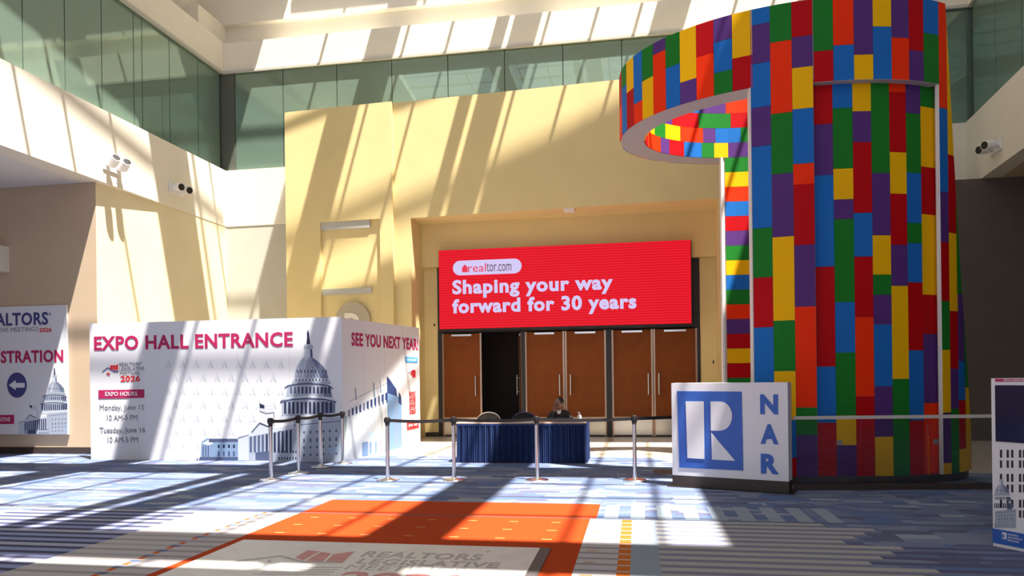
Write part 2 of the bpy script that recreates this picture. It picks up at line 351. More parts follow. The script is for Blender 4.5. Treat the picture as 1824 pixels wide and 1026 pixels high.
a, b = up_to(118, 168, 'X', XL, 24), up_to(270, 290, 'X', XL, 24); d = (a-b).normalized()
a2 = a + d*14; b2 = b - d*3; high(b2.x, b2.y, a2.x, a2.y, 24, 0.10)

# =================================================================== LEFT WALL
ZF0, ZF1, ZG = 6.07, 7.70, 10.58
wl = empty('wall_left', (XL, 0, 0), kind='structure')
X = XL
def wbox(name, m, x0, x1, y0, y1, z0, z1, par=None, off=None):
    par = par or wl; ox = par.location.x; oy = par.location.y
    return box(name, MT[m], par, x0-ox, x1-ox, y0-oy, y1-oy, z0, z1)
wbox('fascia', 'cream', X-0.5, X, -10, YR+0.5, ZF0, ZF1)
wbox('upper_fascia', 'cream', X-1.2, X-0.12, -10, YR+0.4, ZG, 11.5)
wbox('fascia_lip', 'grey', X-0.14, X-0.08, -10, YR+0.1, ZG-0.03, ZG+0.04)
YA = atX(172.5, 500, XL-0.16).y
MB().prism([(-0.5, YA, 0), (-0.16, YA, 0), (-0.012, 17.9, 0), (-0.012, YR+0.5, 0), (-0.5, YR+0.5, 0)], (0, 0, ZF0)).build('lower_wall', MT['pale'], wl)
wbox('parapet', 'cream', X-1.5, X-1.3, -10, YR+1.3, 11.5, ZS)
wbox('backing', 'base', X-0.6, X-0.4, -10, YR+0.5, ZF1, ZG)
wbox('jamb', 'cream', X-0.9, X-0.5, 19.0, YR+0.9, 11.5, 12.35)
wbox('edge_beam', 'cream', X-1.4, X-0.3, 11.0, 16.0, 12.0, 12.6)
jl = [-3, -1.3, 0.4, 2.1, 3.8, 5.5, 7.2, 8.9]
def yj(px, py): return atX(px, py, X-0.2).y
jl += [10.5] + [yj(40, 60), yj(115, 60), yj(181, 100), yj(238, 110), yj(253, 120), yj(302, 160), yj(353, 200), YR+0.05]
jl = sorted(set(round(v, 3) for v in jl))
for a, b in zip(jl, jl[1:]):
    wbox('glass_pane', 'glass', X-0.24, X-0.20, a+0.012, b-0.012, ZF1, ZG)
for v in jl[:-1]: wbox('mullion', 'base', X-0.26, X-0.225, v-0.02, v+0.02, ZF1, ZG)
# alcove under the left gallery
wa = empty('wall_alcove', (-14, YA, 0), kind='structure')
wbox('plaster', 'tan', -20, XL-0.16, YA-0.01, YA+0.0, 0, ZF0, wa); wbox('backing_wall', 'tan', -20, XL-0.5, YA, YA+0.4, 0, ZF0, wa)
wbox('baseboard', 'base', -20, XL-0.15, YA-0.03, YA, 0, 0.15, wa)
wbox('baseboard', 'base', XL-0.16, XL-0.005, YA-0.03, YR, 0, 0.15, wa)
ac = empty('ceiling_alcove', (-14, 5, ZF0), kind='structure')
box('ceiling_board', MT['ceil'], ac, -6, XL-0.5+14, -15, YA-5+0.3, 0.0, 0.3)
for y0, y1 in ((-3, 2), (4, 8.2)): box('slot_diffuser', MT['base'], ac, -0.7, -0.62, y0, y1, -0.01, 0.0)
box('wall_alcove_back', MT['tan'], None, -16, XL-0.5, -10.3, -10, 0, ZF0, kind='structure')  # unseen end wall, added to keep sky light out of the alcove
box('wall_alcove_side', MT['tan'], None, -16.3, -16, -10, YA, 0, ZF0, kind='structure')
bb = atY(17, 440, YA); b2 = atY(17, 485, YA)
wbox('box_beam', 'cream', -15.9, bb.x, YA-0.5, YA, b2.z, bb.z, wa)

# =================================================================== REAR WALL
wr = empty('wall_rear', (0, YR, 0), kind='structure')
def rb(name, m, x0, x1, y0, y1, z0, z1): return wbox(name, m, x0, x1, y0, y1, z0, z1, wr)
XRC = 8.0
rb('fascia', 'cream', XL-0.5, XRC+1, YR, YR+0.5, ZF0, ZF1)
rb('upper_fascia', 'cream', XL-0.12, XRC+1, YR+0.1, YR+0.9, ZG, 11.45)
rb('fascia_lip', 'grey', XL-0.1, XRC+1, YR+0.06, YR+0.12, ZG-0.03, ZG+0.04)
rb('setback_wall', 'cream', XL-1.3, XRC+1, YR+0.9, YR+1.1, 11.3, 12.3)
rb('curb', 'cream', XL-1.5, XRC+1, YR+0.7, YR+1.2, 12.3, ZS)
rb('lower_wall', 'grey', XL-0.5, -8.0, YR+0.015, YR+0.5, 0, ZF0)
rb('lower_wall', 'brown', 3.6, XRC+6, YR+0.25, YR+0.5, 0, ZF0)
rb('backing', 'base', XL-0.5, XRC+1, YR+0.4, YR+0.5, ZF1, ZG)
rb('corner_post', 'postm', XL-0.24, XL+0.22, YR+0.12, YR+0.2, ZF1, ZG)
xj = [XL+0.22] + [atY(px, 150, YR+0.16).x for px in (504, 600, 698, 798, 899, 1003, 1108)] + [atY(1108, 150, YR+0.16).x + 1.48*i for i in range(1, 5)] + [XRC+0.3]
for a, b in zip(xj, xj[1:]): rb('glass_pane', 'glass', a+0.012, b-0.012, YR+0.16, YR+0.20, ZF1, ZG)
for v in xj[1:]: rb('mullion', 'base', v-0.02, v+0.02, YR+0.185, YR+0.22, ZF1, ZG)
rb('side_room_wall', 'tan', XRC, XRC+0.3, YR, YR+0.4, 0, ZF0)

# yellow portal wall in front of the gallery, turned three degrees, with the doors' recess
wp = empty('wall_portal', P0, PR, kind='structure')
def ps(px, py, off=0.0):
    q = on_plane(px, py, P0+pn*off, pn) - P0; return q.dot(pe), q.z
def pb(name, m, s0, s1, y0, y1, z0, z1): return box(name, MT[m], wp, s0, s1, y0, y1, z0, z1)
zt = ps(512, 203)[1]; xm = ps(698, 300, 0.12)[0]; xl = 0.0
xop0 = ps(734, 600)[0]; xop1 = ps(1281, 500)[0]; zop = ps(1000, 371)[1]
xn0 = ps(571, 450, 0.12)[0]; xn1 = ps(677, 450, 0.12)[0]; zn = ps(620, 393, 0.12)[1]
pb('pylon', 'yellow', xl, xn0, -0.12, 0.85, 0, zt); pb('pylon', 'yellow', xn1, xm, -0.12, 0.85, 0, zt); pb('pylon', 'yellow', xn0, xn1, -0.12, 0.85, zn, zt)
pb('niche_back', 'yellow', xn0, xn1, -0.04, 0.85, 0, zn)
zz = ps(620, 513, 0.1)[1]; zz2 = ps(620, 524, 0.1)[1]; xs = ps(661, 520, 0.1)[0]
pb('niche_slot', 'grey', xn0, xs, -0.075, -0.035, zz2, zz); za = ps(620, 395)[1]; zb_ = ps(620, 409)[1]
pb('niche_slot', 'grey', xn0, xs-0.02, -0.09, -0.035, zb_, za)
pb('portal_pier', 'yellow', xm, xop0, 0, 0.85, 0, zt)
pb('portal_pier', 'yellow', xop1, xop1+1.4, 0, 1.45, 0, zt)
pb('portal_head', 'yellow', xop0, xop1, 0, 0.85, zop, zt)
pb('reveal', 'yellow', xop0-0.3, xop0, 0.85, 1.0, 0, zop+0.2)
pb('baseboard', 'base', xm+0.02, xop0, -0.03, 0, 0, 0.12)
XO0 = (P0+pe*xop0).x; XO1 = (P0+pe*xop1).x; YP = 18.6
q = P0+pe*ps(1013, 375)[0]
wd_ = empty('wall_doorway', (0, 19.35, 0), kind='structure')
def pb(name, m, x0, x1, y0, y1, z0, z1): return wbox(name, m, x0, x1, y0, y1, z0, z1, wd_)
tag(MB().box(q.x-0.13, q.x+0.13, q.y+0.05, q.y+0.35, zop-0.05, zop).build('exit_sensor', MT['whitem']), 'small white sensor box under the head of the yellow portal', 'sensor')
YD = 19.35
zhb = atY(765, 476, YD-0.15).z; zh2 = atY(1245, 459, YD-0.15).z
xd0 = atY(781, 680, YD).x; xd1 = atY(1247, 680, YD).x; zd = atY(1000, 588, YD).z
pb('header', 'yellow', XO0-0.05, XO1+0.3, YD-0.15, YD+0.1, zhb, zop+0.15)
pb('header_soffit', 'yellow', XO0+0.02, XO1+0.2, 18.75, YD-0.1, zop+0.004, zop+0.15)
pb('jamb', 'yellow', XO0-0.1, xd0, YD, YD+0.14, 0, zhb); pb('jamb', 'yellow', xd1+0.02, XO1+0.3, YD, YD+0.14, 0, zhb)
pb('head_frame', 'black', xd0, xd1+0.02, YD+0.02, YD+0.2, zd, zhb)
pb('baseboard', 'base', XO0, xd0, YD-0.03, YD, 0, 0.12)
pb('dark_hall', 'void', xd0-0.5, xd1+0.5, YD+1.6, YD+1.7, 0, 4.5); pb('dark_hall_side', 'void', xd0-0.6, xd0-0.5, YD+0.2, YD+1.7, 0, 4.5); pb('dark_hall_side', 'void', xd1+0.5, xd1+0.6, YD+0.2, YD+1.7, 0, 4.5); pb('dark_hall_ceiling', 'void', xd0-0.6, xd1+0.6, YD+0.2, YD+1.7, 4.5, 4.6)  # unlit hall behind the doors, its darkness put into the near-black colour
pb('wall_stud', 'black', atY(774, 579, YD).x-0.02, atY(774, 579, YD).x+0.02, YD-0.03, YD, atY(774, 579, YD).z-0.03, atY(774, 579, YD).z+0.03)
q = atY(1272, 644, YP+0.3); pb('wall_stud', 'black', q.x-0.03, q.x+0.0, YP+0.3, YP+0.36, q.z-0.05, q.z+0.03)


# doors: three pairs; the first pair stands half open
def dx(px): return atY(px, 680, YD).x
zk = atY(1000, 743, YD).z
def leaf(name, x0, x1, hx, n, rot=0.0, hinge=None):
    e = empty(name, (hinge if hinge is not None else x0, YD+0.08, 0), rot, kind='structure')
    o = hinge if hinge is not None else x0
    a, b = x0-o, x1-o; wd = b-a
    e2 = 0.045
    box('leaf', MT['wood'], e, a+e2, b-e2, -0.02, 0.03, zk, zd-0.03)
    MB().box(a, a+e2, -0.025, 0.035, 0.02, zd-0.02).box(b-e2, b, -0.025, 0.035, 0.02, zd-0.02).box(a+e2, b-e2, -0.025, 0.035, zk-0.03, zk).build('frame', MT['bronze'], e)
    box('kick_plate', MT['kick'], e, a+e2, b-e2, -0.02, 0.03, 0.05, zk-0.03)
    box('threshold', MT['base'], e, a, b, -0.02, 0.03, 0.0, 0.045)
    h = hx-o; z0, z1 = atY(1000, 704, YD).z, atY(1000, 667, YD).z
    MB().cyl((h, -0.09, z0), (h, -0.09, z1), 0.02, n=12).cyl((h, -0.09, z0+0.08), (h, -0.02, z0+0.08), 0.014, n=10).cyl((h, -0.09, z1-0.08), (h, -0.02, z1-0.08), 0.014, n=10).build('pull_handle', MT['chrome'], e, smooth=True)
    box('closer', MT['chrome'], e, a+wd*0.25, a+wd*0.75, -0.05, -0.022, zd-0.10, zd-0.05)
    return e
leaf('door_1', dx(787), dx(857.5), dx(847), 1)
leaf('door_2', dx(859), dx(929), dx(868), 2, -math.radians(78), hinge=dx(929))
leaf('door_3', dx(935), dx(1005.5), dx(997), 3); leaf('door_4', dx(1006.5), dx(1080), dx(1016.5), 4)
leaf('door_5', dx(1090), dx(1163.5), dx(1155), 5); leaf('door_6', dx(1164.5), dx(1243), dx(1174), 6)
for p0, p1 in ((781, 787), (929, 935), (1080, 1090), (1243, 1248)): pb('door_post', 'black', dx(p0), dx(p1), YD-0.02, YD+0.18, 0, zd)

# =================================================================== RIGHT WALL (turned five degrees)
rw = empty('wall_right', (XRC, YR, 0), -math.radians(5.3), kind='structure')     # local -y runs toward the viewer
def rr(name, m, x0, x1, y0, y1, z0, z1): return box(name, MT[m], rw, x0, x1, y0, y1, z0, z1)
rr('fascia', 'cream', 0, 0.4, -30, 0.5, ZF0, ZF1)
rr('upper_fascia', 'cream', 0.1, 1.0, -30, 0.8, ZG, 11.5)
rr('parapet', 'cream', 1.2, 1.4, -30, 1.5, 11.5, ZS)
rr('backing', 'base', 0.4, 0.5, -30, 0.5, ZF1, ZG)
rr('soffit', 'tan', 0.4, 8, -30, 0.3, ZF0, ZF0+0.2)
rr('side_wall', 'brown', 6.0, 6.3, -30, 0.3, 0, ZF0)
for i in range(20): 
    rr('glass_pane', 'glass', 0.18, 0.22, -(i+1)*1.42+0.012, -i*1.42-0.012, ZF1, ZG); rr('mullion', 'base', 0.2, 0.24, -(i+1)*1.42-0.02, -(i+1)*1.42+0.02, ZF1, ZG)
# brown room side wall seen right of the tower
box('wall_brown', MT['brown'], None, 6.2, 14, YR-1.0, YR-0.8, 0, ZF0, kind='structure')

# =================================================================== TILED SPIRAL TOWER
TA = math.radians(20.4); TD = 13.3
er = (fwd*math.cos(TA) + rgt*math.sin(TA)); et = (rgt*math.cos(TA) - fwd*math.sin(TA))
TC0 = Vector((er.x*TD, er.y*TD, 0)); EA, EB = 2.74, 2.04
def ell(phi, off=0.0, z=0.0): return TC0 + et*((EA-off)*math.cos(phi)) + er*((EB-off)*math.sin(phi)) + upv*z
def hit(px, py, off=0.0, far=False):
    d = ray(px, py); a = EA-off; b = EB-off
    dt, dr = d.dot(et), d.dot(er); o = CAMP-TC0; ot, orr = o.dot(et), o.dot(er)
    A = dt*dt/a/a+dr*dr/b/b; B = 2*(ot*dt/a/a+orr*dr/b/b); C = ot*ot/a/a+orr*orr/b/b-1
    D = B*B-4*A*C
    t = (-B+(math.sqrt(D) if far else -math.sqrt(D)))/(2*A) if D > 0 else -B/(2*A)
    p = CAMP+d*t; return math.atan2((p-TC0).dot(er)/b, (p-TC0).dot(et)/a), p.z
tower = empty('tile_tower', TC0, 0, 'tall curved spiral tower clad in red, blue, green, yellow, orange and purple tiles', 'sculpture')
def solid(name, m, segs, parent=tower, **kw):
    """segs: list of (phi, zbot, ztop, off_outer, off_inner) stations -> closed wall"""
    bm = bmesh.new(); R = []
    for phi, z0, z1, o0, o1 in segs:
        R.append([bm.verts.new(ell(phi, o, z)-TC0) for o, z in ((o0, z0), (o0, z1), (o1, z1), (o1, z0))])
    for a, b in zip(R, R[1:]):
        for i in range(4): bm.faces.new((a[i], a[(i+1) % 4], b[(i+1) % 4], b[i]))
    if (ell(segs[0][0])-ell(segs[-1][0])).length > 1e-4: bm.faces.new(R[0]); bm.faces.new(R[-1][::-1])
    mb = MB(); mb.bm.free(); mb.bm = bm; return mb.build(name, MT[m] if isinstance(m, str) else m, parent, **kw)
def arc(p0, p1, n): return [p0+(p1-p0)*i/n for i in range(n+1)]
TT = 0.02; TH = 0.45; ZB, ZT = 5.81, 6.95
PI = math.pi
ph_cut = hit(1339, 400)[0]            # left end of the front wall
ph_r0 = hit(1452, 400)[0]; ph_r1 = hit(1672, 400, 0.13)[0]; ph_post = hit(1675, 400)[0]
ph_top = hit(1684, 60)[0]; ph_end = hit(1729.5, 700)[0]
ph_back = hit(1289, 500, TH, far=True)[0]
if ph_back < 0: ph_back += 2*PI
# angles run: front is -pi/2, right 0, back +pi/2, left pi
def N(p): return p
left = -PI*1.0
# band: from right edge of the top, over the front, round the left to the back and on to the back right
solid('band_core', 'under', [(p, ZB, ZT, TT, TH-TT) for p in arc(ph_top, -PI*1.78, 90)])
zr0 = hit(1560, 141)[1]
solid('front_wall_core', 'edge', [(p, 0.12, ZB, TT, TH-TT) for p in arc(ph_cut, ph_r0, 10)])
solid('recess_core', 'edge', [(p, 0.12, ZB, TT+0.13, TH-TT) for p in arc(ph_r0, ph_r1, 16)])
def cut_z(phi):                       # the descending edge on the right
    pts = [(hit(x, y)[0], hit(x, y)[1]) for x, y in ((1684, 15), (1690, 115), (1703, 350), (1712, 500), (1722, 640), (1729, 760))]
    if phi <= pts[0][0]: return ZT
    for (a, za), (b, zb) in zip(pts, pts[1:]):
        if phi <= b: return za+(zb-za)*(phi-a)/(b-a)
    return pts[-1][1]
solid('right_wall_core', 'edge', [(p, 0.12, max(0.2, min(ZT-0.01, cut_z(p)-0.9)), TT, 0.05) for p in arc(ph_post, ph_end, 24)])
solid('back_wall_core', 'edge', [(p, 0.12, ZB, TH-0.14, TH-TT) for p in arc(ph_back-2*PI, -PI*1.88, 16)])
solid('plinth', 'base', [(p, 0.0, 0.12, 0.04, TH-0.04) for p in arc(ph_cut, ph_end, 40)]); solid('plinth', 'base', [(p, 0.0, 0.12, 0.04, TH-0.04) for p in arc(ph_back-2*PI, -PI*1.88, 16)])
# white end posts (run straight back, parallel to the hall)
def post(px, py, off, dep, z0, z1, wd, far=False):
    ph, _ = hit(px, py, off, far); p = ell(ph, off)-TC0
    box('edge_post', MT['edge'], tower, p.x-wd, p.x, p.y, p.y+dep, z0, z1)
post(1340.5, 450, 0, 0.22, 0.0, ZB, 0.015); post(1676, 450, 0, 0.11, 0.12, zr0, 0.02)
ph, _ = hit(1290, 500, TH, True); p = ell(ph, TH)-TC0; box('edge_post', MT['edge'], tower, p.x-0.04, p.x, p.y-0.03, p.y+0.14, 0, ZB)
def tile(col, ph0, ph1, z00, z01, z10, z11, off, th=0.02, n=1, inner=False, cutf=None):
    """z00/z01 bottom/top at ph0, z10/z11 at ph1; outer face at off"""
    g = 0.0014
    bm = bmesh.new(); R = []
    dph = g/2.4*(1 if ph1 > ph0 else -1)
    for i in range(n+1):
        t = i/n; ph = ph0+dph+(ph1-ph0-2*dph)*t; zb = z00+(z10-z00)*t+g; zt = max(zb+0.001, z01+(z11-z01)*t-g)
        if cutf: zt = max(zb+0.001, min(zt, cutf(ph)))
        o0, o1 = (off, off+th) if not inner else (off+th, off)
        R.append([bm.verts.new(ell(ph, o, z)-TC0) for o, z in ((o0, zb), (o0, zt), (o1, zt), (o1, zb))])
    for a, b in zip(R, R[1:]):
        for i in range(4): bm.faces.new((a[i], a[(i+1) % 4], b[(i+1) % 4], b[i]))
    bm.faces.new(R[0]); bm.faces.new(R[-1][::-1])
    mb = MB(); mb.bm.free(); mb.bm = bm; return mb.build('tile', TM[col], tower)
# every outer column: (x left, x right at the reference row, reference row, offset, [(colour, bottom y)...], top y)
BOT = 999
cols = [
 (1099.5, 1107.4, 170, 0, 122, 'R194 O999'), (1107.4, 1116, 170, 0, 107, 'G153 B999'), (1116, 1128.5, 160, 0, 98, 'Y161 R999'), (1128.5, 1143.6, 150, 0, 87, 'B182 O999'),
 (1143.6, 1163.3, 140, 0, 76, 'G140 Y999'), (1163.3, 1185.6, 130, 0, 64, 'P93 O999'), (1185.6, 1211, 120, 0, 53, 'G117 B999'), (1211, 1240, 110, 0, 42, 'Y143 P999'),
 (1240, 1271, 100, 0, 32, 'R98 O999'), (1271, 1304, 90, 0, 22, 'P72 B127 G999'), (1304, 1339.7, 80, 0, 13, 'Y101 R999'),
]
full = [
 (1340.5, 1375.5, 400, 0, 'B42 P112 B190 P260 B406 G494 R583 B700 P780 G1200'),
 (1375.5, 1414, 400, 0, 'G73 O201 G309 P421.5 Y571 G661 Y748 B815 R1200'),
 (1414, 1451.5, 400, 0, 'R64 P119 Y193 B291 O328 R436 P546 O726 G775 P1200'),
]
band = [
 (1449, 1484, 70, 'G90 R999'), (1484, 1520.8, 70, 'O80 B999'), (1520.8, 1555, 70, 'P97 Y999'), (1555, 1588, 70, 'Y47 B999'), (1588, 1619, 70, 'P67 O999'), (1619, 1645, 70, 'R90 P999'), (1645, 1672, 70, 'B60 G999'),
]
rec = [
 (1451.5, 1485.5, 400, 0.13, 'R221 P312 B475 R653 B753 R1200'), (1485.5, 1521, 400, 0.13, 'B192 G300 Y355 P390 G538 B628 G740 Y793 P1200'), (1521, 1554, 400, 0.13, 'Y198 P253 R379 B457 R565 O706 R1200'),
 (1554, 1586.5, 400, 0.13, 'G308 P419 Y489 G525 P578 B688 P778 Y1200'), (1586.5, 1616, 400, 0.13, 'O164 R271 Y345 R436 P509 Y675 G1200'), (1616, 1642, 400, 0.13, 'P202 G308 B397 G433 B503 R624 B749 R1200'),
 (1642, 1668.5, 400, 0.13, 'G191 Y298 R382 Y525 R595 P718 O1200'),
]
rightc = [
 (1676, 1690, 400, 'O193 B342 P431 R536 G623 Y735 P825 Y1200'), (1690, 1704.5, 400, 'Y277 R415 Y554 R657 P728 G845 B1200'), (1704.5, 1718, 500, 'G524 P643 B713 R800 Y1200'), (1718, 1729, 700, 'G690 Y840 B1200'),
]
def parse(s):
    return [(t[0], float(t[1:])) for t in s.split()]
def stack(xa, xb, ref, off, z_top, spec, z_bot, cut=False, xm_shift=0):
    pa, pb_ = hit(xa, ref, off)[0], hit(xb, ref, off)[0]; xm_ = (xa+xb)/2; zt = z_top
    for col, y in parse(spec):
        zb = hit(xm_ + (y-ref)*0.0122*0.5, y, off)[1] if y < 990 else z_bot
        zb = max(zb, z_bot)
        if zb >= zt: continue
        if cut:
            lim = [pa+(pb_-pa)*k/24 for k in range(25)]; ok = [p for p in lim if cut_z(p) > zb+0.01]
            if len(ok) > 1: tile(col, pa, ok[-1], zb, zt, zb, zt, off, n=10, cutf=cut_z)
        else: tile(col, pa, pb_, zb, zt, zb, zt, off)
        zt = zb
for xa, xb, ref, off, top, spec in cols: stack(xa, xb, ref, off, ZT, spec, ZB)
for xa, xb, ref, off, spec in full: stack(xa, xb, ref, off, ZT, spec, 0.12)
for xa, xb, ref, spec in band: stack(xa, xb, ref, 0, ZT, spec, zr0)
for xa, xb, ref, off, spec in rec: stack(xa, xb, ref, off, zr0+0.02, spec, 0.12)
for i, (xa, xb, ref, spec) in enumerate(rightc): stack(xa if i else 1676, xb, ref, 0, ZT, spec, 0.12, cut=True)
solid('recess_lintel', 'under', [(p, zr0-0.003, zr0, 0.0, 0.14) for p in arc(ph_r0, ph_post, 16)])
# the rest of the band's outside, beyond view, in the same tiles
ph = -PI-0.05; i = 0
while ph > -PI*1.72:
    c = 'RGBYPO'; h_ = ZB+(ZT-ZB)*(0.35+0.3*random.random()); tile(c[(i*5) % 6], ph, ph-0.11, h_, ZT, h_, ZT, 0); tile(c[(i*5+2) % 6], ph, ph-0.11, ZB, h_, ZB, h_, 0); ph -= 0.11; i += 1
# inside of the band: four rows of lying tiles
rows = [
 [('P', 1185), ('Y', 1207.7), ('B', 1247.8), ('P', 1293.5), ('O', 1345), ('G', 1400)],
 [('O', 1174), ('P', 1198), ('R', 1245), ('G', 1302), ('R', 1345), ('Y', 1400)],
 [('B', 1150), ('Y', 1166.4), ('G', 1185.6), ('Y', 1212), ('O', 1252.5), ('P', 1274.5), ('B', 1319.5), ('G', 1345), ('R', 1400)],
 [('Y', 1144.5), ('R', 1154), ('O', 1177), ('P', 1192.5), ('R', 1218.6), ('B', 1250), ('G', 1272), ('Y', 1297), ('P', 1345), ('B', 1400)],
]
def pin(px): 
    p = hit(px, 260, TH, True)[0]
    return p if p > 0 else p+2*PI
tang = max(pin(1143.5), 2.9)
RH = (ZT-ZB)/4
for r_, row in enumerate(rows):
    z1 = ZT-RH*r_; z0 = z1-RH; prev = min(pin(1143.0), PI+0.1)+0.25
    for c, x in row:
        p1 = pin(x) if x > 1143.5 else PI
        if p1 < prev: tile(c, prev, p1, z0, z1, z0, z1, TH-0.02, n=max(1, int(abs(prev-p1)/0.08)), inner=True); prev = p1
strip = 'GYOBRPGYBGOPRYRGBYRP'
z1 = ZB; i = 0; pa = pin(1291); pb_ = pin(1400)
while z1 > 0.2:
    z0 = max(0.12, z1-RH); tile(strip[i % 20], pa, pb_, z0, z1, z0, z1, TH-0.02, n=6, inner=True); z1 = z0; i += 1

# =================================================================== LED SCREEN
b = atY(783, 585, 18.98); t = atY(1230, 427, 18.98); b2 = atY(1230, 577, 18.98)
led = Board('led_screen', ((b.x), 18.98, (b.z+b2.z)/2), (1, 0, 0), (0, 0, 1), 'wide red video wall above the wooden doors with white lettering', 'screen')
W_, H_ = t.x-b.x, t.z-(b.z+b2.z)/2
box('cabinet', MT['black'], led.o, -0.02, W_+0.02, 0.06, 0.30, -0.05, H_)
n = 8
for i in range(n):
    for j in range(3): box('led_module', MT['led'], led.o, W_*i/n+0.001, W_*(i+1)/n-0.001, 0.0, 0.06, H_*j/3+0.001, H_*(j+1)/3-0.001)
box('wall_rail', MT['black'], led.o, 0.1, W_-0.1, 0.30, 0.38, H_*0.45, H_*0.55)
x0, zc = led.st(807, 491); x1, zd_ = led.st(929, 463); zc_ = led.st(807, 491)[1]; zt_ = led.st(807, 465)[1]; r = (zt_-zc_)/2
pts = []
for k in range(17): a = math.pi/2+math.pi*k/16; pts.append(led.loc(x0+r+r*math.cos(a), zc_+r+r*math.sin(a), 0.003))
for k in range(17): a = -math.pi/2+math.pi*k/16; pts.append(led.loc(x1-r+r*math.cos(a), zc_+r+r*math.sin(a), 0.003))
MB().prism(pts, (0, -0.004, 0)).build('logo_pill', MT['ledw'], led.o)
ledr = mat('led_red_ink', (0.02, 0, 0), 0.5, emit=(0.8, 0.03, 0.08), estr=1.0)
led.text('real', 834, 866, 470, 485, ledr, 0.009, 0.0); led.text('tor.com', 867, 911, 469, 484, MT['ledk'], 0.009, 0.0)
led.poly('house_icon', ledr, [(823, 485), (823, 477), (828, 471), (833, 476), (833, 485)], 0.009)
led.text('Shaping your way', 806, 1092, 499, 532, MT['ledw'], 0.004, 0.04); led.text('forward for 30 years', 806, 1134, 533, 566, MT['ledw'], 0.004, 0.04)

# =================================================================== EXPO PARTITION (two printed faces)
pc = atZ(611.5, 822); pl = atZ(162, 818.5); pr = atZ(749, 794)
HP = 2.82
capG = [(0.30, 0.34, 0.44), (0.46, 0.50, 0.60), (0.10, 0.12, 0.20), (0.62, 0.66, 0.74), (0.20, 0.24, 0.34)]
e1 = (pc-pl).normalized()
part = empty('expo_partition', (0, 0, 0), 0, 'white L-shaped printed partition reading EXPO HALL ENTRANCE, with a domed building', 'partition')
fl = Board(None, pl, e1, (0, 0, 1), None, None, parent=part); fr = Board(None, pc, (pr-pc).normalized(), (0, 0, 1), None, None, parent=part)
L1 = (pc-pl).length; L2 = (pr-pc).length
def pan(bd, a0, a1, z0, z1, th, name='panel', m='white', off=0.0): 
    P = [bd.loc(a0, z0, off), bd.loc(a1, z0, off), bd.loc(a1, z1, off), bd.loc(a0, z1, off)]; return MB().prism(P, -bd.n*th).build(name, MT[m], part)
for i in range(5): pan(fl, L1*i/5+0.0015, L1*(i+1)/5-0.0015, 0, HP, 0.05)
for i in range(4): pan(fr, L2*i/4+0.0015, L2*(i+1)/4-0.0015, 0, HP-0.02, 0.05)
def T(bd, s_, x0, x1, yt, yb_, m_, bold=0.012): return bd.text(s_, x0, x1, yt, yb_, MT[m_], 0.003, bold)
# the headline climbs with the board; corners given at its left and right
a0, z0 = fl.st(168, 627); a1, z1 = fl.st(522, 615); zt2 = fl.st(168, 600)[1]; z1t = fl.st(522, 590)[1]
fl.text('EXPO HALL ENTRANCE', a0, a1, (zt2+z1t)/2, (z0+z1)/2, MT['maroon'], 0.003, 0.03, px=False)
a0, z0 = fr.st(626, 615); zt2 = fr.st(626, 591)[1]; a1, z1 = fr.st(745, 625); z1t = fr.st(745, 604)[1]
fr.text('SEE YOU NEXT YEAR!', a0, a1, (zt2+z1t)/2, (z0+z1)/2, MT['maroon'], 0.003, 0.03, px=False)
def emblem(bd, x, y, k, par_off=0.003):
    bd.poly('emblem_roof', MT['navy'], [(x, y+8*k), (x+10*k, y), (x+22*k, y+7*k), (x+29*k, y+7*k), (x+29*k, y+8.6*k), (x+21.5*k, y+8.6*k), (x+10*k, y+1.8*k), (x+0.8*k, y+9*k)], par_off)
    for i in range(3): bd.poly('emblem_stripe', MT['redp'], [(x+(14+5*i)*k, y+(-3-(i % 2))*k), (x+(18.4+5*i)*k, y+(-3.5-2*(i == 2))*k), (x+(18.4+5*i)*k, y+6.0*k), (x+(14+5*i)*k, y+(2.5+i*1.2)*k)], par_off)
    st = [(x+11*k+math.sin(j*PI/5)*(4 if j % 2 == 0 else 1.6)*k, y+12*k-math.cos(j*PI/5)*(4 if j % 2 == 0 else 1.6)*k) for j in range(10)]
    bd.poly('emblem_star', MT['redp'], st, par_off)
emblem(fl, 182, 654, 1.0)
T(fl, "REALTORS", 213, 250, 646, 652, 'greyp', 0.01); T(fl, "®", 251, 253.5, 645, 647.5, 'greyp', 0.0); T(fl, 'LEGISLATIVE', 213, 257, 654, 660, 'greyp', 0.01); T(fl, 'MEETINGS', 214, 249, 662, 667.5, 'greyp', 0.01); T(fl, '2026', 215, 250, 669, 680, 'redp', 0.035)
fl.poly('heading_bar', MT['maroon'], [(175.5, 695), (257, 693.5), (257, 708.5), (175.5, 710)], 0.003)
fl.text('EXPO HOURS', 188, 245, 698, 705.5, MT['white'], 0.008, 0.01)
T(fl, 'Monday, June 15', 178, 257, 721, 733, 'greyp', 0.012); T(fl, '10 AM-5 PM', 191, 245, 739, 748.5, 'greyp', 0.0)
T(fl, 'Tuesday, June 16', 178, 259, 761, 773.5, 'greyp', 0.012); T(fl, '10 AM-5 PM', 192, 246, 778, 788, 'greyp', 0.0)
# faint pattern of darts on the board
dd = []
for i in range(9):
    for j in range(7):
        x = 300+i*25+(12 if j % 2 else 0); y = 640+j*24
        if x > 505 or (x > 430 and y > 745): continue
        dd.append(((0.52, 0.54, 0.60), [(x, y), (x+6, y+17), (x+1, y+13)])); dd.append(((0.59, 0.61, 0.66), [(x, y), (x-1, y+13), (x-6, y+17)]))
fl.picture('dart_pattern', dd, 0.0012, 0.00001)
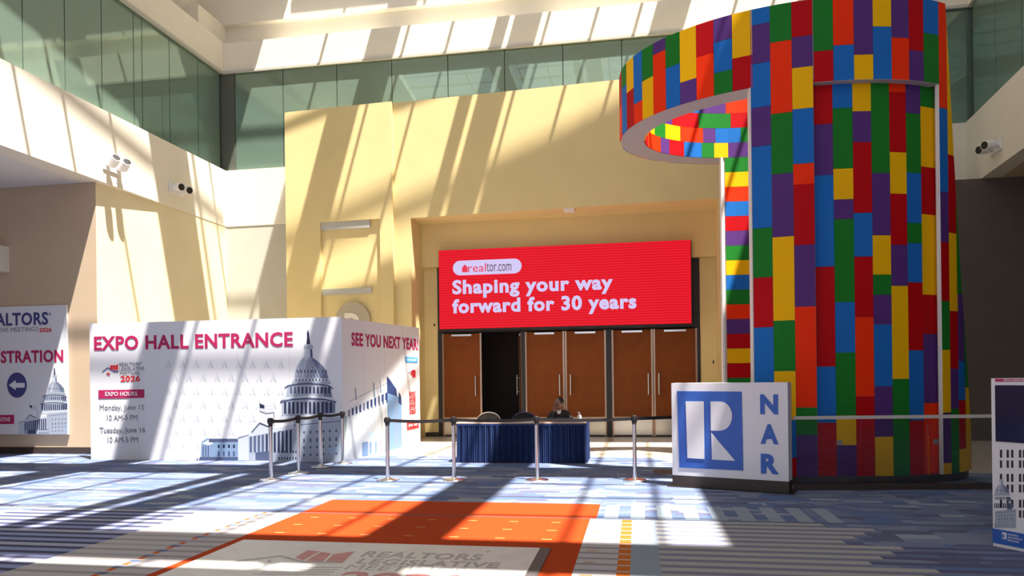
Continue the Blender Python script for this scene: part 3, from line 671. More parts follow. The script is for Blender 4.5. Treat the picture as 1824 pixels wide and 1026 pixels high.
# the domed building
def dome(bx, by, k):
    """picture polygons; native frame = the big print's pixels"""
    A = []
    def P(c, pts): A.append((c, [(bx+(x-549)*k, by+(y-820)*k) for x, y in pts]))
    D0, D1, D2, D3, D4 = (0.15, 0.18, 0.27), (0.33, 0.37, 0.46), (0.02, 0.025, 0.07), (0.52, 0.56, 0.63), (0.07, 0.09, 0.17)
    # statue and lantern
    P(D2, [(546, 613), (547, 600), (546.5, 593), (548.5, 587), (550.5, 593), (551, 600), (552.5, 613)])
    P(D1, [(541, 617), (543, 614), (556, 614), (558.5, 619), (556, 622), (542, 622)]); P(D3, [(542, 622), (552, 622), (553, 636), (541.5, 636)]); P(D4, [(552, 622), (556, 622), (557, 636), (553, 636)])
    # dome shell, light left and dark right
    sh = [(541, 636), (536, 641), (530, 650), (526, 661), (524, 674), (585, 674), (582, 663), (576, 653), (568, 645), (558, 638), (556, 636)]
    P(D1, sh); P(D0, [(553, 636), (556, 636), (568, 645), (576, 653), (582, 663), (585, 674), (570, 674), (566, 660), (560, 648)])
    P(D3, [(543, 636), (549, 636), (545, 655), (543, 674), (533, 674), (536, 655)])
    for i in range(9):
        x = 528+i*6.4; c = D4 if i > 4 else D0
        P(c, [(549+(x-549)*0.35, 640), (549+(x-549)*0.35+0.8, 640), (x+1.2, 673), (x, 673)])
        P(D2, [(x+0.8, 659), (x+2.6, 659), (x+2.6, 664), (x+0.8, 664)])
    P(D3, [(523, 674), (586, 674), (587, 678), (522, 678)])
    for i in range(10): x = 526+i*6.0; P(D2, [(x, 675), (x+2.5, 675), (x+2.5, 680), (x, 680)])
    P(D1, [(522, 678), (587, 678), (590, 684), (519, 684)])
    P(D4, [(507, 690), (512, 686), (530, 683), (549, 682), (570, 683), (586, 686), (593, 691), (593, 694), (586, 689), (570, 686), (549, 685), (530, 686), (512, 689), (507, 693)])
    P(D1, [(512, 690), (530, 687), (549, 686), (570, 687), (589, 691), (591, 708), (509, 708)])
    P(D0, [(574, 688), (589, 691), (592, 708), (577, 708)])
    for i in range(11): x = 517+i*6.8; P(D2 if i > 2 else D4, [(x, 689), (x+3.0, 689), (x+3.0, 701), (x, 701)])
    P(D3, [(503, 708), (549, 704), (594, 708), (598, 713), (549, 708), (500, 713)])
    P(D4, [(499, 715), (520, 710), (549, 708.5), (578, 710), (599, 715), (599, 718), (578, 713), (549, 711.5), (520, 713), (499, 718)])
    P(D1, [(502, 718), (520, 714), (549, 712.5), (578, 714), (597, 718), (597, 748), (502, 748)])
    P(D0, [(575, 714), (597, 718), (597, 748), (575, 748)])
    for i in range(12): x = 506+i*7.4; P(D2, [(x, 716), (x+3.8, 716), (x+3.8, 737), (x, 737)])
    # centre block
    P(D3, [(498, 742), (604, 735), (604, 744), (498, 751)]); P(D1, [(523, 749), (612, 742), (612, 821), (523, 820)]); P(D4, [(523, 757), (612, 749), (612, 750.2), (523, 758.4)])
    for r_ in range(4):
        for i in range(6):
            x = 540+i*11.5; y = 768+r_*13.5-(i*0.6); P(D4, [(x, y), (x+3, y), (x+3, y+(7 if r_ == 1 else 4.5)), (x, y+(7 if r_ == 1 else 4.5))])
    P((0.30, 0.40, 0.55), [(584, 800), (604, 793), (604, 800), (588, 812)])
    # portico with pediment and columns
    P(D1, [(443, 776), (523, 757), (523, 821), (443, 820)]); P(D4, [(447, 770), (462.5, 752), (500, 768), (500, 770.5), (462.5, 755), (449, 771.5)])
    P(D3, [(450, 770), (462.5, 756), (497, 769)]); P(D3, [(443, 772), (523, 756), (523, 763), (443, 778)])
    for i in range(11): x = 445+i*7.1; P(D2 if i > 3 else D4, [(x, 778-i*1.2), (x+3.6, 777.5-i*1.2), (x+3.6, 806), (x, 806)])
    for i in range(7): x = 496+i*5; P(D2, [(x, 803), (x+2, 803), (x+2, 807), (x, 807)]); P(D2, [(x, 814), (x+2, 814), (x+2, 819), (x, 819)])
    P(D4, [(455, 806), (484, 803), (484, 820), (450, 820)]); P(D1, [(437, 812), (455, 806), (455, 820), (430, 820)])
    # left wing and far block
    P(D3, [(424, 782), (443, 776), (443, 820), (424, 820)]); P(D0, [(424, 779), (443, 774), (443, 776), (424, 782)])
    P((0.20, 0.29, 0.44), [(359, 787), (368, 781), (424, 781), (424, 820), (357, 820)]); P((0.62, 0.68, 0.76), [(360, 790), (372, 783), (380, 790), (372, 793)])
    P(D4, [(372, 782), (424, 782), (424, 787), (372, 788)])
    for i in range(4): x = 388+i*9; P(D2, [(x, 792), (x+3.5, 792), (x+3.5, 798), (x, 798)]); P(D4, [(x, 804), (x+3.5, 804), (x+3.5, 813), (x, 813)])
    for i in range(3): P(D4, [(361+i*4.5, 794), (363+i*4.5, 794), (363+i*4.5, 814), (361+i*4.5, 814)])
    P(D4, [(356, 814), (424, 814), (424, 820), (354, 820)]); P(D4, [(350, 818), (352, 815), (353, 820), (350, 820)])
    # flag
    P((0.55, 0.55, 0.62), [(462, 719), (475, 722), (486, 722), (488, 734), (475, 736), (463, 732)]); P(D2, [(462, 718), (471, 722), (471, 728), (463, 727)])
    for i in range(2): P((0.72, 0.72, 0.76), [(472, 725+i*5), (487, 725+i*5), (487.5, 727+i*5), (472, 727+i*5)])
    P(D0, [(487.5, 734), (488.6, 734), (489, 758), (488, 758)])
    return A
fl.picture('building_print', dome(549, 820, 1.0), 0.0035, 0.00002)
A = []
B0, B1, B2 = (0.70, 0.73, 0.76), (0.17, 0.28, 0.48), (0.03, 0.05, 0.16)
A.append(((0.60, 0.64, 0.68), [(613, 735), (640, 718), (689, 697), (691, 801), (650, 812), (613, 821)]))
A.append((B1, [(689, 670), (693, 674), (706, 692), (708, 706), (715, 707), (716, 796), (691, 803)])); A.append((B2, [(689, 670), (693, 674), (706, 694), (707, 706), (690, 700)]))
A.append((B2, [(710, 698), (714, 704), (716, 722), (710, 718)])); A.append(((0.20, 0.27, 0.42), [(704, 710), (709, 712), (709, 790), (704, 792)]))
for i in range(11):
    x = 620+i*6.6; yt = 731-i*3.05; A.append((B2 if i % 4 else (0.16, 0.17, 0.3), [(x, yt), (x+3.4+i*0.1, yt-2), (x+3.4+i*0.1, yt+11+i*0.7), (x, yt+11+i*0.4)])); A.append(((0.50, 0.56, 0.62), [(x+0.4, yt+12), (x+2.0, yt+12), (x+2.0, yt+50), (x+0.4, yt+50)]))
A.append((B1, [(645, 788), (656, 786), (656, 812), (645, 813)])); A.append(((0.52, 0.66, 0.80), [(657, 770), (669, 768), (669, 782), (657, 783)]))
for i in range(4): x = 658+i*9.5; A.append((B1 if i < 2 else (0.3, 0.3, 0.42), [(x, 788-i), (x+4, 787-i), (x+4, 808-i*1.3), (x, 809-i*1.3)]))
A.append(((0.2, 0.3, 0.35), [(664.5, 680), (667, 684), (669, 708), (665, 708)])); A.append(((0.25, 0.3, 0.4), [(676, 674), (678, 680), (680, 700), (677, 700)])); A.append(((0.3, 0.33, 0.42), [(632, 690), (634, 690), (636, 712), (633, 712)]))
A.append(((0.35, 0.38, 0.45), [(620, 716), (689, 682), (689, 683), (620, 717.2)])); A.append(((0.28, 0.36, 0.36), [(613, 740), (618, 741), (618, 760), (613, 790)])); A.append(((0.6, 0.68, 0.7), [(613, 785), (624, 775), (618, 800), (613, 803)]))
fr.picture('building_print', A, 0.0015, 0.00002)
fr.poly('date_box', MT['cyan'], [(722, 635.5), (744, 637), (744, 646), (722, 645.5)], 0.003); fr.text('SAVE THE DATE', 724, 742, 638.5, 643, MT['white'], 0.008, 0.01)
emblem(fr, 727, 661, 0.45)
fr.poly('emblem_flame', MT['redp'], [(732, 664), (736, 658), (740, 662), (740, 672), (735, 672)], 0.003)
def vtext(bd, s_, x0, x1, y0, y1, m_):                        # lettering turned on its side, reading upward
    e1, e2 = bd.e1, bd.e2; a0, b0 = bd.st(x0, y0); a1, b1 = bd.st(x1, y1)
    o = bd.text(s_, 0, abs(b1-b0), abs(a1-a0), 0, MT[m_], 0.003, 0.02, px=False)
    for v in o.data.vertices:
        q = v.co - bd.loc(0, 0, 0); s1, s2, s3 = q.dot(e1), q.dot(e2), q.dot(bd.n)
        v.co = bd.loc(a1 - s2, min(b0, b1) + s1, s3)
    return o
vtext(fr, 'REALTORS LEGISLATIVE', 729, 740, 738, 697, 'redp')
fr.poly('dates_bar', MT['redp'], [(724.5, 753.5), (745, 750), (746, 762), (725, 767)], 0.003); fr.text('JUNE 2027', 727, 743, 756, 761, MT['white'], 0.008, 0.01)

# =================================================================== REGISTRATION BOARD on the alcove wall
yq = YA-0.07
p0 = atY(0, 773, yq); p1 = atY(121, 774, yq); pt = atY(119, 543, yq)
reg = Board('registration_board', (p0.x-0.9, yq, p1.z), (1, 0, 0), (0, 0, 1), 'white registration board on the left wall with a blue arrow disc', 'sign')
box('board', MT['white'], reg.o, 0, p1.x-p0.x+0.9, 0, 0.05, 0, pt.z-p1.z)
reg.text('REALTORS', -34, 86, 559, 582, MT['navy'], 0.003, 0.03); reg.text('®', 87, 91, 557, 562, MT['navy'], 0.003, 0.0); reg.text('LEGISLATIVE MEETINGS', -42, 68, 585, 593, MT['greyp'], 0.003, 0.012); reg.text('2026', 70, 92, 584, 592, MT['redp'], 0.003, 0.03)
reg.text('REGISTRATION', -46, 113, 626, 648, MT['maroon'], 0.003, 0.035)
ring = [(30.3+17.5*math.cos(2*PI*k/32), 686+22.5*math.sin(2*PI*k/32)) for k in range(32)]
reg.poly('arrow_disc', MT['navy'], ring, 0.003, kw=dict(label='dark blue disc with a white arrow pointing left'))
reg.poly('arrow', MT['white'], [(16, 686), (28, 677), (28, 682), (44, 682), (44, 690.5), (28, 690.5), (28, 695)], 0.009)
reg.poly('badge', MT['maroon'], [(-30, 739.5), (25, 739), (25, 755), (-30, 756)], 0.003); reg.text('LEGISLATIVE', -24, 19, 743.5, 751, MT['white'], 0.008, 0.01)
def clip_poly(A, x1):
    out = []
    for c, pts in A:
        q = [(min(x, x1), y) for x, y in pts]
        if max(x for x, _ in q)-min(x for x, _ in q) > 0.15: out.append((c, q))
    return out
def warp(A, cx_, s):                                           # the smaller copy of the same artwork
    return A
reg.picture('building_print', [(c, q) for c, q in clip_poly([(c, p) for c, p in dome(97, 773, 0.51) if min(x for x, _ in p) > 33], 120)], 0.0012, 0.00001)

# =================================================================== FLOOR MAT with print
m0 = atZ(415, 966, 0.012); m1 = atZ(966, 969, 0.012); ym = (m0.y+m1.y)/2; xm0 = (m0.x+fx(300, 1022))/2; xm1 = m1.x
mt = Board('floor_mat', (xm0, ym, 0.0), (1, 0, 0), (0, 1, 0), 'worn white vinyl floor mat with red and grey print on the orange carpet', 'mat')
MWX = xm1-xm0
MB().box(0, MWX, -2.6, 0, 0.001, 0.010, 0.003).build('vinyl_sheet', MT['mat_'], mt.o)
MB().box(MWX, MWX+0.10, -2.6, 0.0, 0.001, 0.009).build('dark_edge', MT['dkgrey'], mt.o)
fade = mat('faded_red_print', (0.52, 0.20, 0.20), 0.5, noise=0.25, nscale=14); fadeg = mat('faded_grey_print', (0.36, 0.35, 0.35), 0.5, noise=0.25, nscale=14)
mt.p = Vector((xm0, ym, 0.010))
def mtext(s_, x0, x1, yt, yb_, m_, bold): mt.text(s_, x0, x1, yt, yb_, m_, 0.0003, bold, th=0.0008)
mtext('REALTORS', 640, 860, 981, 992, fadeg, 0.03); mtext('®', 864, 872, 981, 984, fadeg, 0.0); mtext('LEGISLATIVE', 632, 892, 994, 1004, fadeg, 0.03); mtext('MEETINGS', 612, 830, 1005, 1014, fadeg, 0.01); mtext('2026', 590, 825, 1016, 1036, fade, 0.05)
def mp(name, m_, pts): mt.poly(name, m_, pts, 0.0003, 0.0008)
for pts in ([(526, 993), (548, 980), (570, 982), (540, 998)], [(545, 999), (572, 983), (590, 986), (575, 1000)], [(580, 1000), (594, 987), (632, 982), (612, 1001)]): mp('emblem_stripe', fade, pts)
mp('emblem_roof', fadeg, [(418, 999), (500, 989), (545, 1000), (612, 1001), (610, 1003), (540, 1002.5), (498, 991.5), (424, 1001)])
mp('emblem_star', fadeg, [(480+math.sin(j*PI/5)*(22 if j % 2 == 0 else 9), 1004-math.cos(j*PI/5)*(8 if j % 2 == 0 else 3)) for j in range(10)])
for i in range(4): mp('print_line', fadeg, [(500-i*16, 1010+i*4), (612-i*8, 1010+i*4), (611-i*8, 1011.2+i*4), (498-i*16, 1011.2+i*4)])

# =================================================================== STANCHIONS
def stanchion_proto():
    e = empty('stanchion', (0, 0, 0))
    MB().lathe([(0.0, 0.0), (0.175, 0.0), (0.178, 0.012), (0.17, 0.022), (0.06, 0.038), (0.036, 0.055), (0.0, 0.056)][1:-1], n=32).build('base', MT['chrome'], e, smooth=True)
    MB().cyl((0, 0, 0.05), (0, 0, 0.90), 0.030, n=20).build('post', MT['chrome'], e, smooth=True)
    MB().lathe([(0.031, 0.86), (0.037, 0.865), (0.037, 0.875), (0.033, 0.88), (0.033, 0.89), (0.04, 0.90), (0.042, 0.985), (0.036, 0.995), (0.012, 1.0)], n=20).box(-0.05, 0.05, -0.012, 0.012, 0.915, 0.975).build('head', MT['black'], e, smooth=True)
    return e
sp = stanchion_proto()
front = [(691, 856, 'leftmost chrome stanchion of the front row, before the right face of the partition'), (809, 856, 'chrome stanchion in front of the left end of the navy table'), (957, 856, 'chrome stanchion in front of the right half of the navy table'), (1131, 856, 'rightmost chrome stanchion, between the navy table and the blue emblem sign')]
lefts = [(483, 856, 'nearest stanchion of the short left row before the domed building print'), (532, 843.5, 'second stanchion of the short left row, counted from the nearest'), (571.5, 832, 'third stanchion of the short left row, counted from the nearest'), (611, 826, 'farthest stanchion of the short left row, at the partition corner')]
def place(lst, group, first):
    out = []
    for i, (x, y, lb) in enumerate(lst):
        o = first if (i == 0 and first) else copy_tree(sp); p = atZ(x, y); o.location = (p.x, p.y, 0); tag(o, lb, 'stanchion', group); out.append(o)
    return out
A1 = place(front, 'chrome belt stanchions of the front row', sp); A2 = place(lefts, 'chrome belt stanchions of the short left row', None)
def belts(lst):
    for a, b in zip(lst, lst[1:]):
        d = Vector(b.location)-Vector(a.location); L = d.length; d.normalize(); s = Vector((-d.y, d.x, 0)); bm = MB(); N_ = 10; prev = None
        vs = []
        for i in range(N_+1):
            t = i/N_; z = 0.945-0.02*math.sin(PI*t); c = d*(0.04+(L-0.08)*t)
            vs.append([bm.bm.verts.new(c+s*q+upv*(z+h)) for q, h in ((-0.0015, -0.025), (-0.0015, 0.025), (0.0015, 0.025), (0.0015, -0.025))])
        for p_, q_ in zip(vs, vs[1:]):
            for i in range(4): bm.bm.faces.new((p_[i], p_[(i+1) % 4], q_[(i+1) % 4], q_[i]))
        bm.bm.faces.new(vs[0]); bm.bm.faces.new(vs[-1][::-1])
        bm.build('belt', MT['black'], a)
belts(A1); belts(A2)
# the belt running on from the last front post to the far right, behind the emblem sign
e = atZ(1215, 850); d = Vector((e.x, e.y, 0))-A1[-1].location; L = d.length; dn = d.normalized(); MB().obox(dn*(L/2)+upv*0.945, dn, Vector((-dn.y, dn.x, 0)), upv, L/2, 0.0015, 0.025).build('belt', MT['black'], A1[-1])

# =================================================================== TABLE with pleated skirt
tl = atZ(813, 824.5); tr = atZ(1043, 825); yt = (tl.y+tr.y)/2; TW = tr.x-tl.x
tb = empty('skirted_table', ((tl.x+tr.x)/2, yt+0.38, 0), 0, 'long table with a pleated navy skirt in front of the wooden doors', 'table')
MB().box(-TW/2-0.01, TW/2+0.01, -0.385, 0.385, 0.73, 0.755, 0.005).build('tabletop', MT['ttop'], tb)
bm = bmesh.new(); path = []
def pl_(x, y, nx, ny, i): a = 0.022*math.sin(i*1.9)+0.016*math.sin(i*0.63+1); return (x+nx*a, y+ny*a)
nF = 220
for i in range(nF+1): path.append(pl_(-TW/2+TW*i/nF, -0.385, 0, -1, i))
for i in range(1, 61): path.append(pl_(TW/2+0.005, -0.385+0.77*i/60, 1, 0, i))
lpath = [pl_(-TW/2-0.005, 0.385-0.77*i/60, -1, 0, i) for i in range(60)]
path = lpath+path; va = []; vb = []
for i, (x, y) in enumerate(path): 
    va.append(bm.verts.new((x*0.998, y*0.985, 0.735))); vb.append(bm.verts.new((x*1.004, y*1.02, 0.012)))
for i in range(len(path)-1): bm.faces.new((va[i], vb[i], vb[i+1], va[i+1]))
mb = MB(); mb.bm.free(); mb.bm = bm; mb.build('skirt', MT['skirt'], tb, smooth=True)
MB().box(-TW/2-0.012, TW/2+0.012, -0.392, -0.386, 0.70, 0.735).build('skirt_band', MT['skirt'], tb)
for sx in (-1, 1):
    for sy in (-1, 1): MB().cyl((sx*(TW/2-0.15), sy*0.3, 0), (sx*(TW/2-0.15), sy*0.3, 0.73), 0.015, n=10).build('leg', MT['chrome'], tb)
def on_table(px): return atY(px, 750, yt+0.3).x
# things on the table
x = on_table(938); MB().box(-0.20, 0.20, -0.13, 0.13, 0, 0.035, 0.004).build('paper_stack', MT['paper']).location = (x, yt+0.25, 0.755); tag(COL.objects['paper_stack'], 'low stack of white papers on the middle of the navy table', 'papers')
bt = empty('pump_bottle', (on_table(1033), yt+0.22, 0.755), 0, 'small white pump bottle standing near the right end of the table', 'bottle')
MB().lathe([(0.034, 0), (0.037, 0.01), (0.037, 0.10), (0.028, 0.125), (0.014, 0.135)], n=18).build('body', MT['paper'], bt, smooth=True)
MB().cyl((0, 0, 0.13), (0, 0, 0.17), 0.01, n=10).box(-0.035, 0.012, -0.008, 0.008, 0.165, 0.18).build('pump', MT['whitem'], bt)
cu = empty('paper_cup', (on_table(958), yt+0.15, 0.755), 0, 'little white cup right of the paper stack on the table', 'cup')
MB().lathe([(0.022, 0), (0.03, 0.075), (0.031, 0.078), (0.028, 0.078), (0.021, 0.006)], n=16).build('cup_body', MT['paper'], cu, smooth=True)
lp = empty('laptop', (on_table(1006), yt+0.26, 0.755), 0, 'low black laptop lying on the table before the seated person', 'laptop')
MB().box(-0.17, 0.17, -0.11, 0.12, 0, 0.018, 0.004).build('base', MT['black'], lp)
MB().obox((0, -0.125, 0.045), Vector((1, 0, 0)), Vector((0, 0.94, -0.34)), Vector((0, 0.34, 0.94)), 0.17, 0.004, 0.04).build('lid', MT['black'], lp)

# =================================================================== CHAIRS behind the table
def chair(px, label, rim):
    p = atY(px, 740, yt+1.15); e = empty('stacking_chair', (p.x, yt+1.15, 0), 0, label, 'chair', 'black chairs behind the navy table')
    zt = atY(px, 734, yt+0.95).z
    w_ = 0.235
    MB().box(-0.22, 0.22, -0.22, 0.22, 0.43, 0.48, 0.015).build('seat', MT['black'], e)
    pts = [(-w_, -0.24, 0.60)]+[(w_*math.cos(PI-PI*k/14), -0.26, zt-0.17+0.16*math.sin(PI*k/14)) for k in range(15)]+[(w_, -0.24, 0.60)]
    MB().prism([(x, -0.245, z) for x, y, z in pts], (0, 0.03, 0)).build('backrest', MT['black'] if rim else MT['suit'], e)
    if rim: MB().tube([(-w_, -0.25, 0.62)]+[(w_*math.cos(PI-PI*k/18), -0.25, zt-0.17+0.17*math.sin(PI*k/18)) for k in range(19)]+[(w_, -0.25, 0.62)], 0.011, 8).build('back_frame', MT['chrome'], e, smooth=True)
    else: MB().tube([(-w_, -0.25, 0.62)]+[(w_*math.cos(PI-PI*k/18), -0.25, zt-0.17+0.17*math.sin(PI*k/18)) for k in range(19)]+[(w_, -0.25, 0.62)], 0.011, 8).build('back_frame', MT['navy'], e, smooth=True)
    for sx in (-1, 1):
        MB().tube([(sx*w_, -0.25, 0.64), (sx*w_, -0.23, 0.45), (sx*0.235, -0.27, 0.0)], 0.011, 8).build('leg', MT['chrome'], e, smooth=True)
        MB().tube([(sx*0.21, 0.2, 0.45), (sx*0.225, 0.24, 0.0)], 0.011, 8).build('leg', MT['chrome'], e, smooth=True)
    return e
chair(875, 'black chair with a bright arched chrome back, left behind the table', True)
chair(937, 'dark chair with a navy arched back behind the white papers', False)

# =================================================================== PERSON seated at the table
def skin_obj(name, verts, edges, radii, material, parent, lev=2, root=0):
    me = bpy.data.meshes.new(name); me.from_pydata(verts, edges, []); me.materials.append(material)
    o = bpy.data.objects.new(name, me); COL.objects.link(o); o.parent = parent
    sk = o.modifiers.new('skin', 'SKIN'); sk.use_smooth_shade = True
    L_ = me.skin_vertices[0].data
    for i, r_ in enumerate(radii): L_[i].radius = (r_, r_) if not isinstance(r_, tuple) else r_; L_[i].use_root = (i == root)
    s = o.modifiers.new('sub', 'SUBSURF'); s.levels = lev; s.render_levels = lev
    return o
pp = atY(997, 745, yt+0.95)
per = empty('person', (pp.x, yt+0.98, 0), 0, 'person in a black suit and glasses seated behind the table, hand at the chin', 'person')
ZH = atY(994, 709, yt+0.85).z
dz = ZH-1.24
def q3(*a): return [(x, y, z+dz if z > 0.6 else z) for x, y, z in a]
# body in one continuous surface: pelvis-spine-neck, legs bent forward under the table, arms
V = q3((0, 0, 0.50), (0, -0.02, 0.62), (0, -0.05, 0.78), (0, -0.07, 0.90), (0, -0.08, 0.97), (0, -0.10, 1.04),
    (-0.10, -0.07, 0.935), (-0.185, -0.08, 0.90), (-0.22, -0.18, 0.74), (-0.12, -0.36, 0.79), (-0.085, -0.25, 0.955),
    (0.10, -0.07, 0.935), (0.185, -0.08, 0.90), (0.235, -0.20, 0.72), (0.12, -0.42, 0.75),
    (-0.10, -0.03, 0.50), (-0.12, -0.40, 0.50), (-0.12, -0.38, 0.10), (-0.12, -0.48, 0.05), (0.10, -0.03, 0.50), (0.12, -0.40, 0.50), (0.12, -0.38, 0.10), (0.12, -0.48, 0.05))
E = [(0, 1), (1, 2), (2, 3), (3, 4), (4, 5), (3, 6), (6, 7), (7, 8), (8, 9), (3, 11), (11, 12), (12, 13), (13, 14), (0, 15), (15, 16), (16, 17), (17, 18), (0, 19), (19, 20), (20, 21), (21, 22), (9, 10)]
Rr = [(0.14, 0.11), (0.135, 0.10), (0.15, 0.105), (0.13, 0.09), 0.062, 0.055, 0.09, 0.068, 0.055, 0.042, 0.036, 0.09, 0.068, 0.055, 0.04, 0.09, 0.07, 0.045, 0.04, 0.09, 0.07, 0.045, 0.04]
skin_obj('suited_body', V, E, Rr, MT['suit'], per)
hd = Vector((0.0, -0.13, 1.135+dz)); tl_ = -0.55                 # head turned toward the left
ca, sa = math.cos(tl_), math.sin(tl_)
def hp(x, y, z): return (hd.x+x*ca-y*sa*-1*-1, hd.y+x*sa*1+y*ca, hd.z+z)
hb = MB(); hb.ball((0, 0, 0.015), 0.074, 0.092, 0.098, 20); hb.ball((0, -0.03, -0.055), 0.052, 0.058, 0.05, 16); hb.ball((0, -0.095, -0.012), 0.013, 0.018, 0.022, 10)
hb.ball((-0.076, 0.0, -0.005), 0.012, 0.02, 0.03, 10).ball((0.076, 0.0, -0.005), 0.012, 0.02, 0.03, 10); hb.ball((0, -0.078, -0.055), 0.026, 0.012, 0.009, 10); hb.cyl((0, 0.01, -0.13), (0, 0, -0.04), 0.052, 0.05, 16)
head = hb.build('head', MT['skin'], per, smooth=True); head.location = hd; head.rotation_euler = (0.08, 0, -0.6)
o = MB().ball((0, 0.022, 0.035), 0.082, 0.092, 0.092, 20).build('hair', MT['hair'], head, smooth=True)
gb = MB()
for s in (-1, 1):
    c = [(s*0.032+0.024*math.cos(2*PI*k/16), -0.098, 0.018+0.017*math.sin(2*PI*k/16)) for k in range(17)]; gb.tube(c, 0.0028, 6); gb.tube([(s*0.056, -0.096, 0.02), (s*0.078, -0.02, 0.018)], 0.0025, 6)
gb.tube([(-0.009, -0.1, 0.02), (0.009, -0.1, 0.02)], 0.0028, 6).build('glasses', MT['black'], head)
MB().ball((-0.032, -0.086, 0.018), 0.012, 0.007, 0.007, 10).ball((0.032, -0.086, 0.018), 0.012, 0.007, 0.007, 10).build('eyes', MT['paper'], head, smooth=True)
MB().prism([(-0.03, -0.175, 0.93+dz), (0.03, -0.175, 0.93+dz), (0.045, -0.155, 1.01+dz), (-0.045, -0.155, 1.01+dz)], (0, 0.02, 0)).build('shirt_collar', MT['paper'], per)
def hand(root, dirv, side, name='hand'):
    root = Vector(root); d = Vector(dirv).normalized(); s = d.cross(Vector((0, 1, 0.2))).normalized()*side; nrm = d.cross(s)
    V = [root, root+d*0.045, root+d*0.085]; E = [(0, 1), (1, 2)]; Rr = [0.026, (0.034, 0.02), (0.034, 0.018)]
    for k, ln in enumerate((0.065, 0.078, 0.072, 0.055)):
        b0 = root+d*0.085+s*(-0.027+0.018*k); i = len(V)
        V += [b0, b0+d*ln*0.5+nrm*0.010, b0+d*ln*0.8+nrm*0.035]; E += [(2, i), (i, i+1), (i+1, i+2)]; Rr += [0.010, 0.009, 0.007]
    i = len(V); b0 = root+d*0.03-s*0.03; V += [b0, b0+d*0.035-s*0.022, b0+d*0.065-s*0.028]; E += [(1, i), (i, i+1), (i+1, i+2)]; Rr += [0.012, 0.010, 0.008]
    return skin_obj(name, [tuple(v) for v in V], E, Rr, MT['skin'], per)
hand((-0.085, -0.25, 0.965+dz), (0.15, 0.15, 1), 1); hand((0.11, -0.44, 0.775), (-0.9, -0.5, 0.0), -1)
ch = empty('stacking_chair', (pp.x, yt+1.05, 0), 0, 'black chair under the seated person', 'chair', 'black chairs behind the navy table')
MB().box(-0.22, 0.22, -0.25, 0.22, 0.34, 0.385, 0.01).build('seat', MT['black'], ch); MB().box(-0.2, 0.2, 0.20, 0.23, 0.5, 0.80, 0.01).build('backrest', MT['black'], ch)
for sx in (-1, 1):
    MB().tube([(sx*0.21, 0.235, 0.8), (sx*0.21, 0.235, 0.38), (sx*0.22, 0.27, 0)], 0.011, 8).build('leg', MT['chrome'], ch, smooth=True); MB().tube([(sx*0.2, -0.22, 0.36), (sx*0.21, -0.25, 0)], 0.011, 8).build('leg', MT['chrome'], ch, smooth=True)

# =================================================================== EMBLEM SIGN (white box with the blue R)
sL = atZ(1198, 866); dirn = (rgt*0.866 - fwd*0.5)
sg = Board('emblem_sign', sL, dirn, (0, 0, 1), 'white block sign with a big blue R emblem on a dark plinth', 'sign')
SW = 1.60; zs0 = sg.st(1199, 846)[1]; zs1 = sg.st(1197, 682.5)[1]
SW = sg.st(1403, 690)[0]
def sbox(name, m_, a0, a1, z0, z1, o0, o1, **kw):
    P = [sg.loc(a0, z0, o0), sg.loc(a1, z0, o0), sg.loc(a1, z1, o0), sg.loc(a0, z1, o0)]; return MB().prism(P, sg.n*(o1-o0)).build(name, MT[m_], sg.o, **kw)
sbox('box', 'white', 0, SW, zs0, zs1, -0.28, 0.0); sbox('plinth', 'base', 0, SW+0.0, 0, zs0, -0.28, -0.0)
sbox('foot', 'black', -0.06, SW+0.06, 0, 0.012, -0.32, 0.06)
def sp_(name, m_, pts, off, th=0.006): sg.poly(name, MT[m_], pts, off, th)
def cv(x, y): return (1180+x/3.206, 560+y/3.206)
sp_('emblem_field', 'royal', [cv(83, 438), cv(453, 441), cv(462, 892), cv(97, 874)], 0.001)
def Bp(*p): return [cv(*q) for q in p]
sp_('emblem_stem', 'white', Bp((133, 497), (236, 497), (240, 826), (143, 820)), 0.008)
bowl = [(275, 497), (330, 498)]+[(330+68*math.cos(a), 581+83*math.sin(a)) for a in [-PI/2+PI*k/14 for k in range(1, 14)]]+[(330, 664), (277, 664)]
sp_('emblem_bowl', 'white', Bp(*bowl), 0.008); sp_('emblem_leg', 'white', Bp((279, 676), (416, 836), (283, 829)), 0.008)
a0 = sg.st(1354, 720)[0]; a1 = sg.st(1386, 720)[0]; zN0, zN1 = sg.st(1370, 738)[1], sg.st(1370, 702.5)[1]; pit = zN1-sg.st(1370, 755.5)[1]
for i, c in enumerate('NAR'): sg.text(c, a0, a1, zN1-pit*i, zN0-pit*i, MT['royal'], 0.001, 0.05, px=False, th=0.006)

# =================================================================== GLASS RAILING in front of the tower
gl = atZ(1418, 873); gr = atZ(1775, 871)
gl = Vector((gl.x, gl.y, 0)); gr = Vector((gr.x, gr.y, 0)); gd = (gr-gl).normalized(); gn = Vector((gd.y, -gd.x, 0)); GL = (gr-gl).length
ra = empty('glass_railing', gl, 0, 'frameless glass railing with a flat steel top rail before the tiled tower', 'railing')
gn2 = Vector((-gd.y, gd.x, 0)); GH = 1.0
zr = on_plane(1600, 740, gl, gn).z; GH = zr
npn = 3
for i in range(npn): a, b = GL*i/npn+0.006, GL*(i+1)/npn-0.006; MB().obox(gd*((a+b)/2)+upv*(0.07+(GH-0.10)/2), gd, gn2, upv, (b-a)/2, 0.006, (GH-0.14)/2).build('glass_pane', MT['clear'], ra)
MB().obox(gd*(GL/2)+upv*(GH-0.02), gd, gn2, upv, GL/2+0.02, 0.025, 0.022).build('top_rail', MT['rail'], ra)
MB().obox(gd*(GL/2)+upv*0.04, gd, gn2, upv, GL/2+0.02, 0.03, 0.04).build('base_shoe', MT['base'], ra)
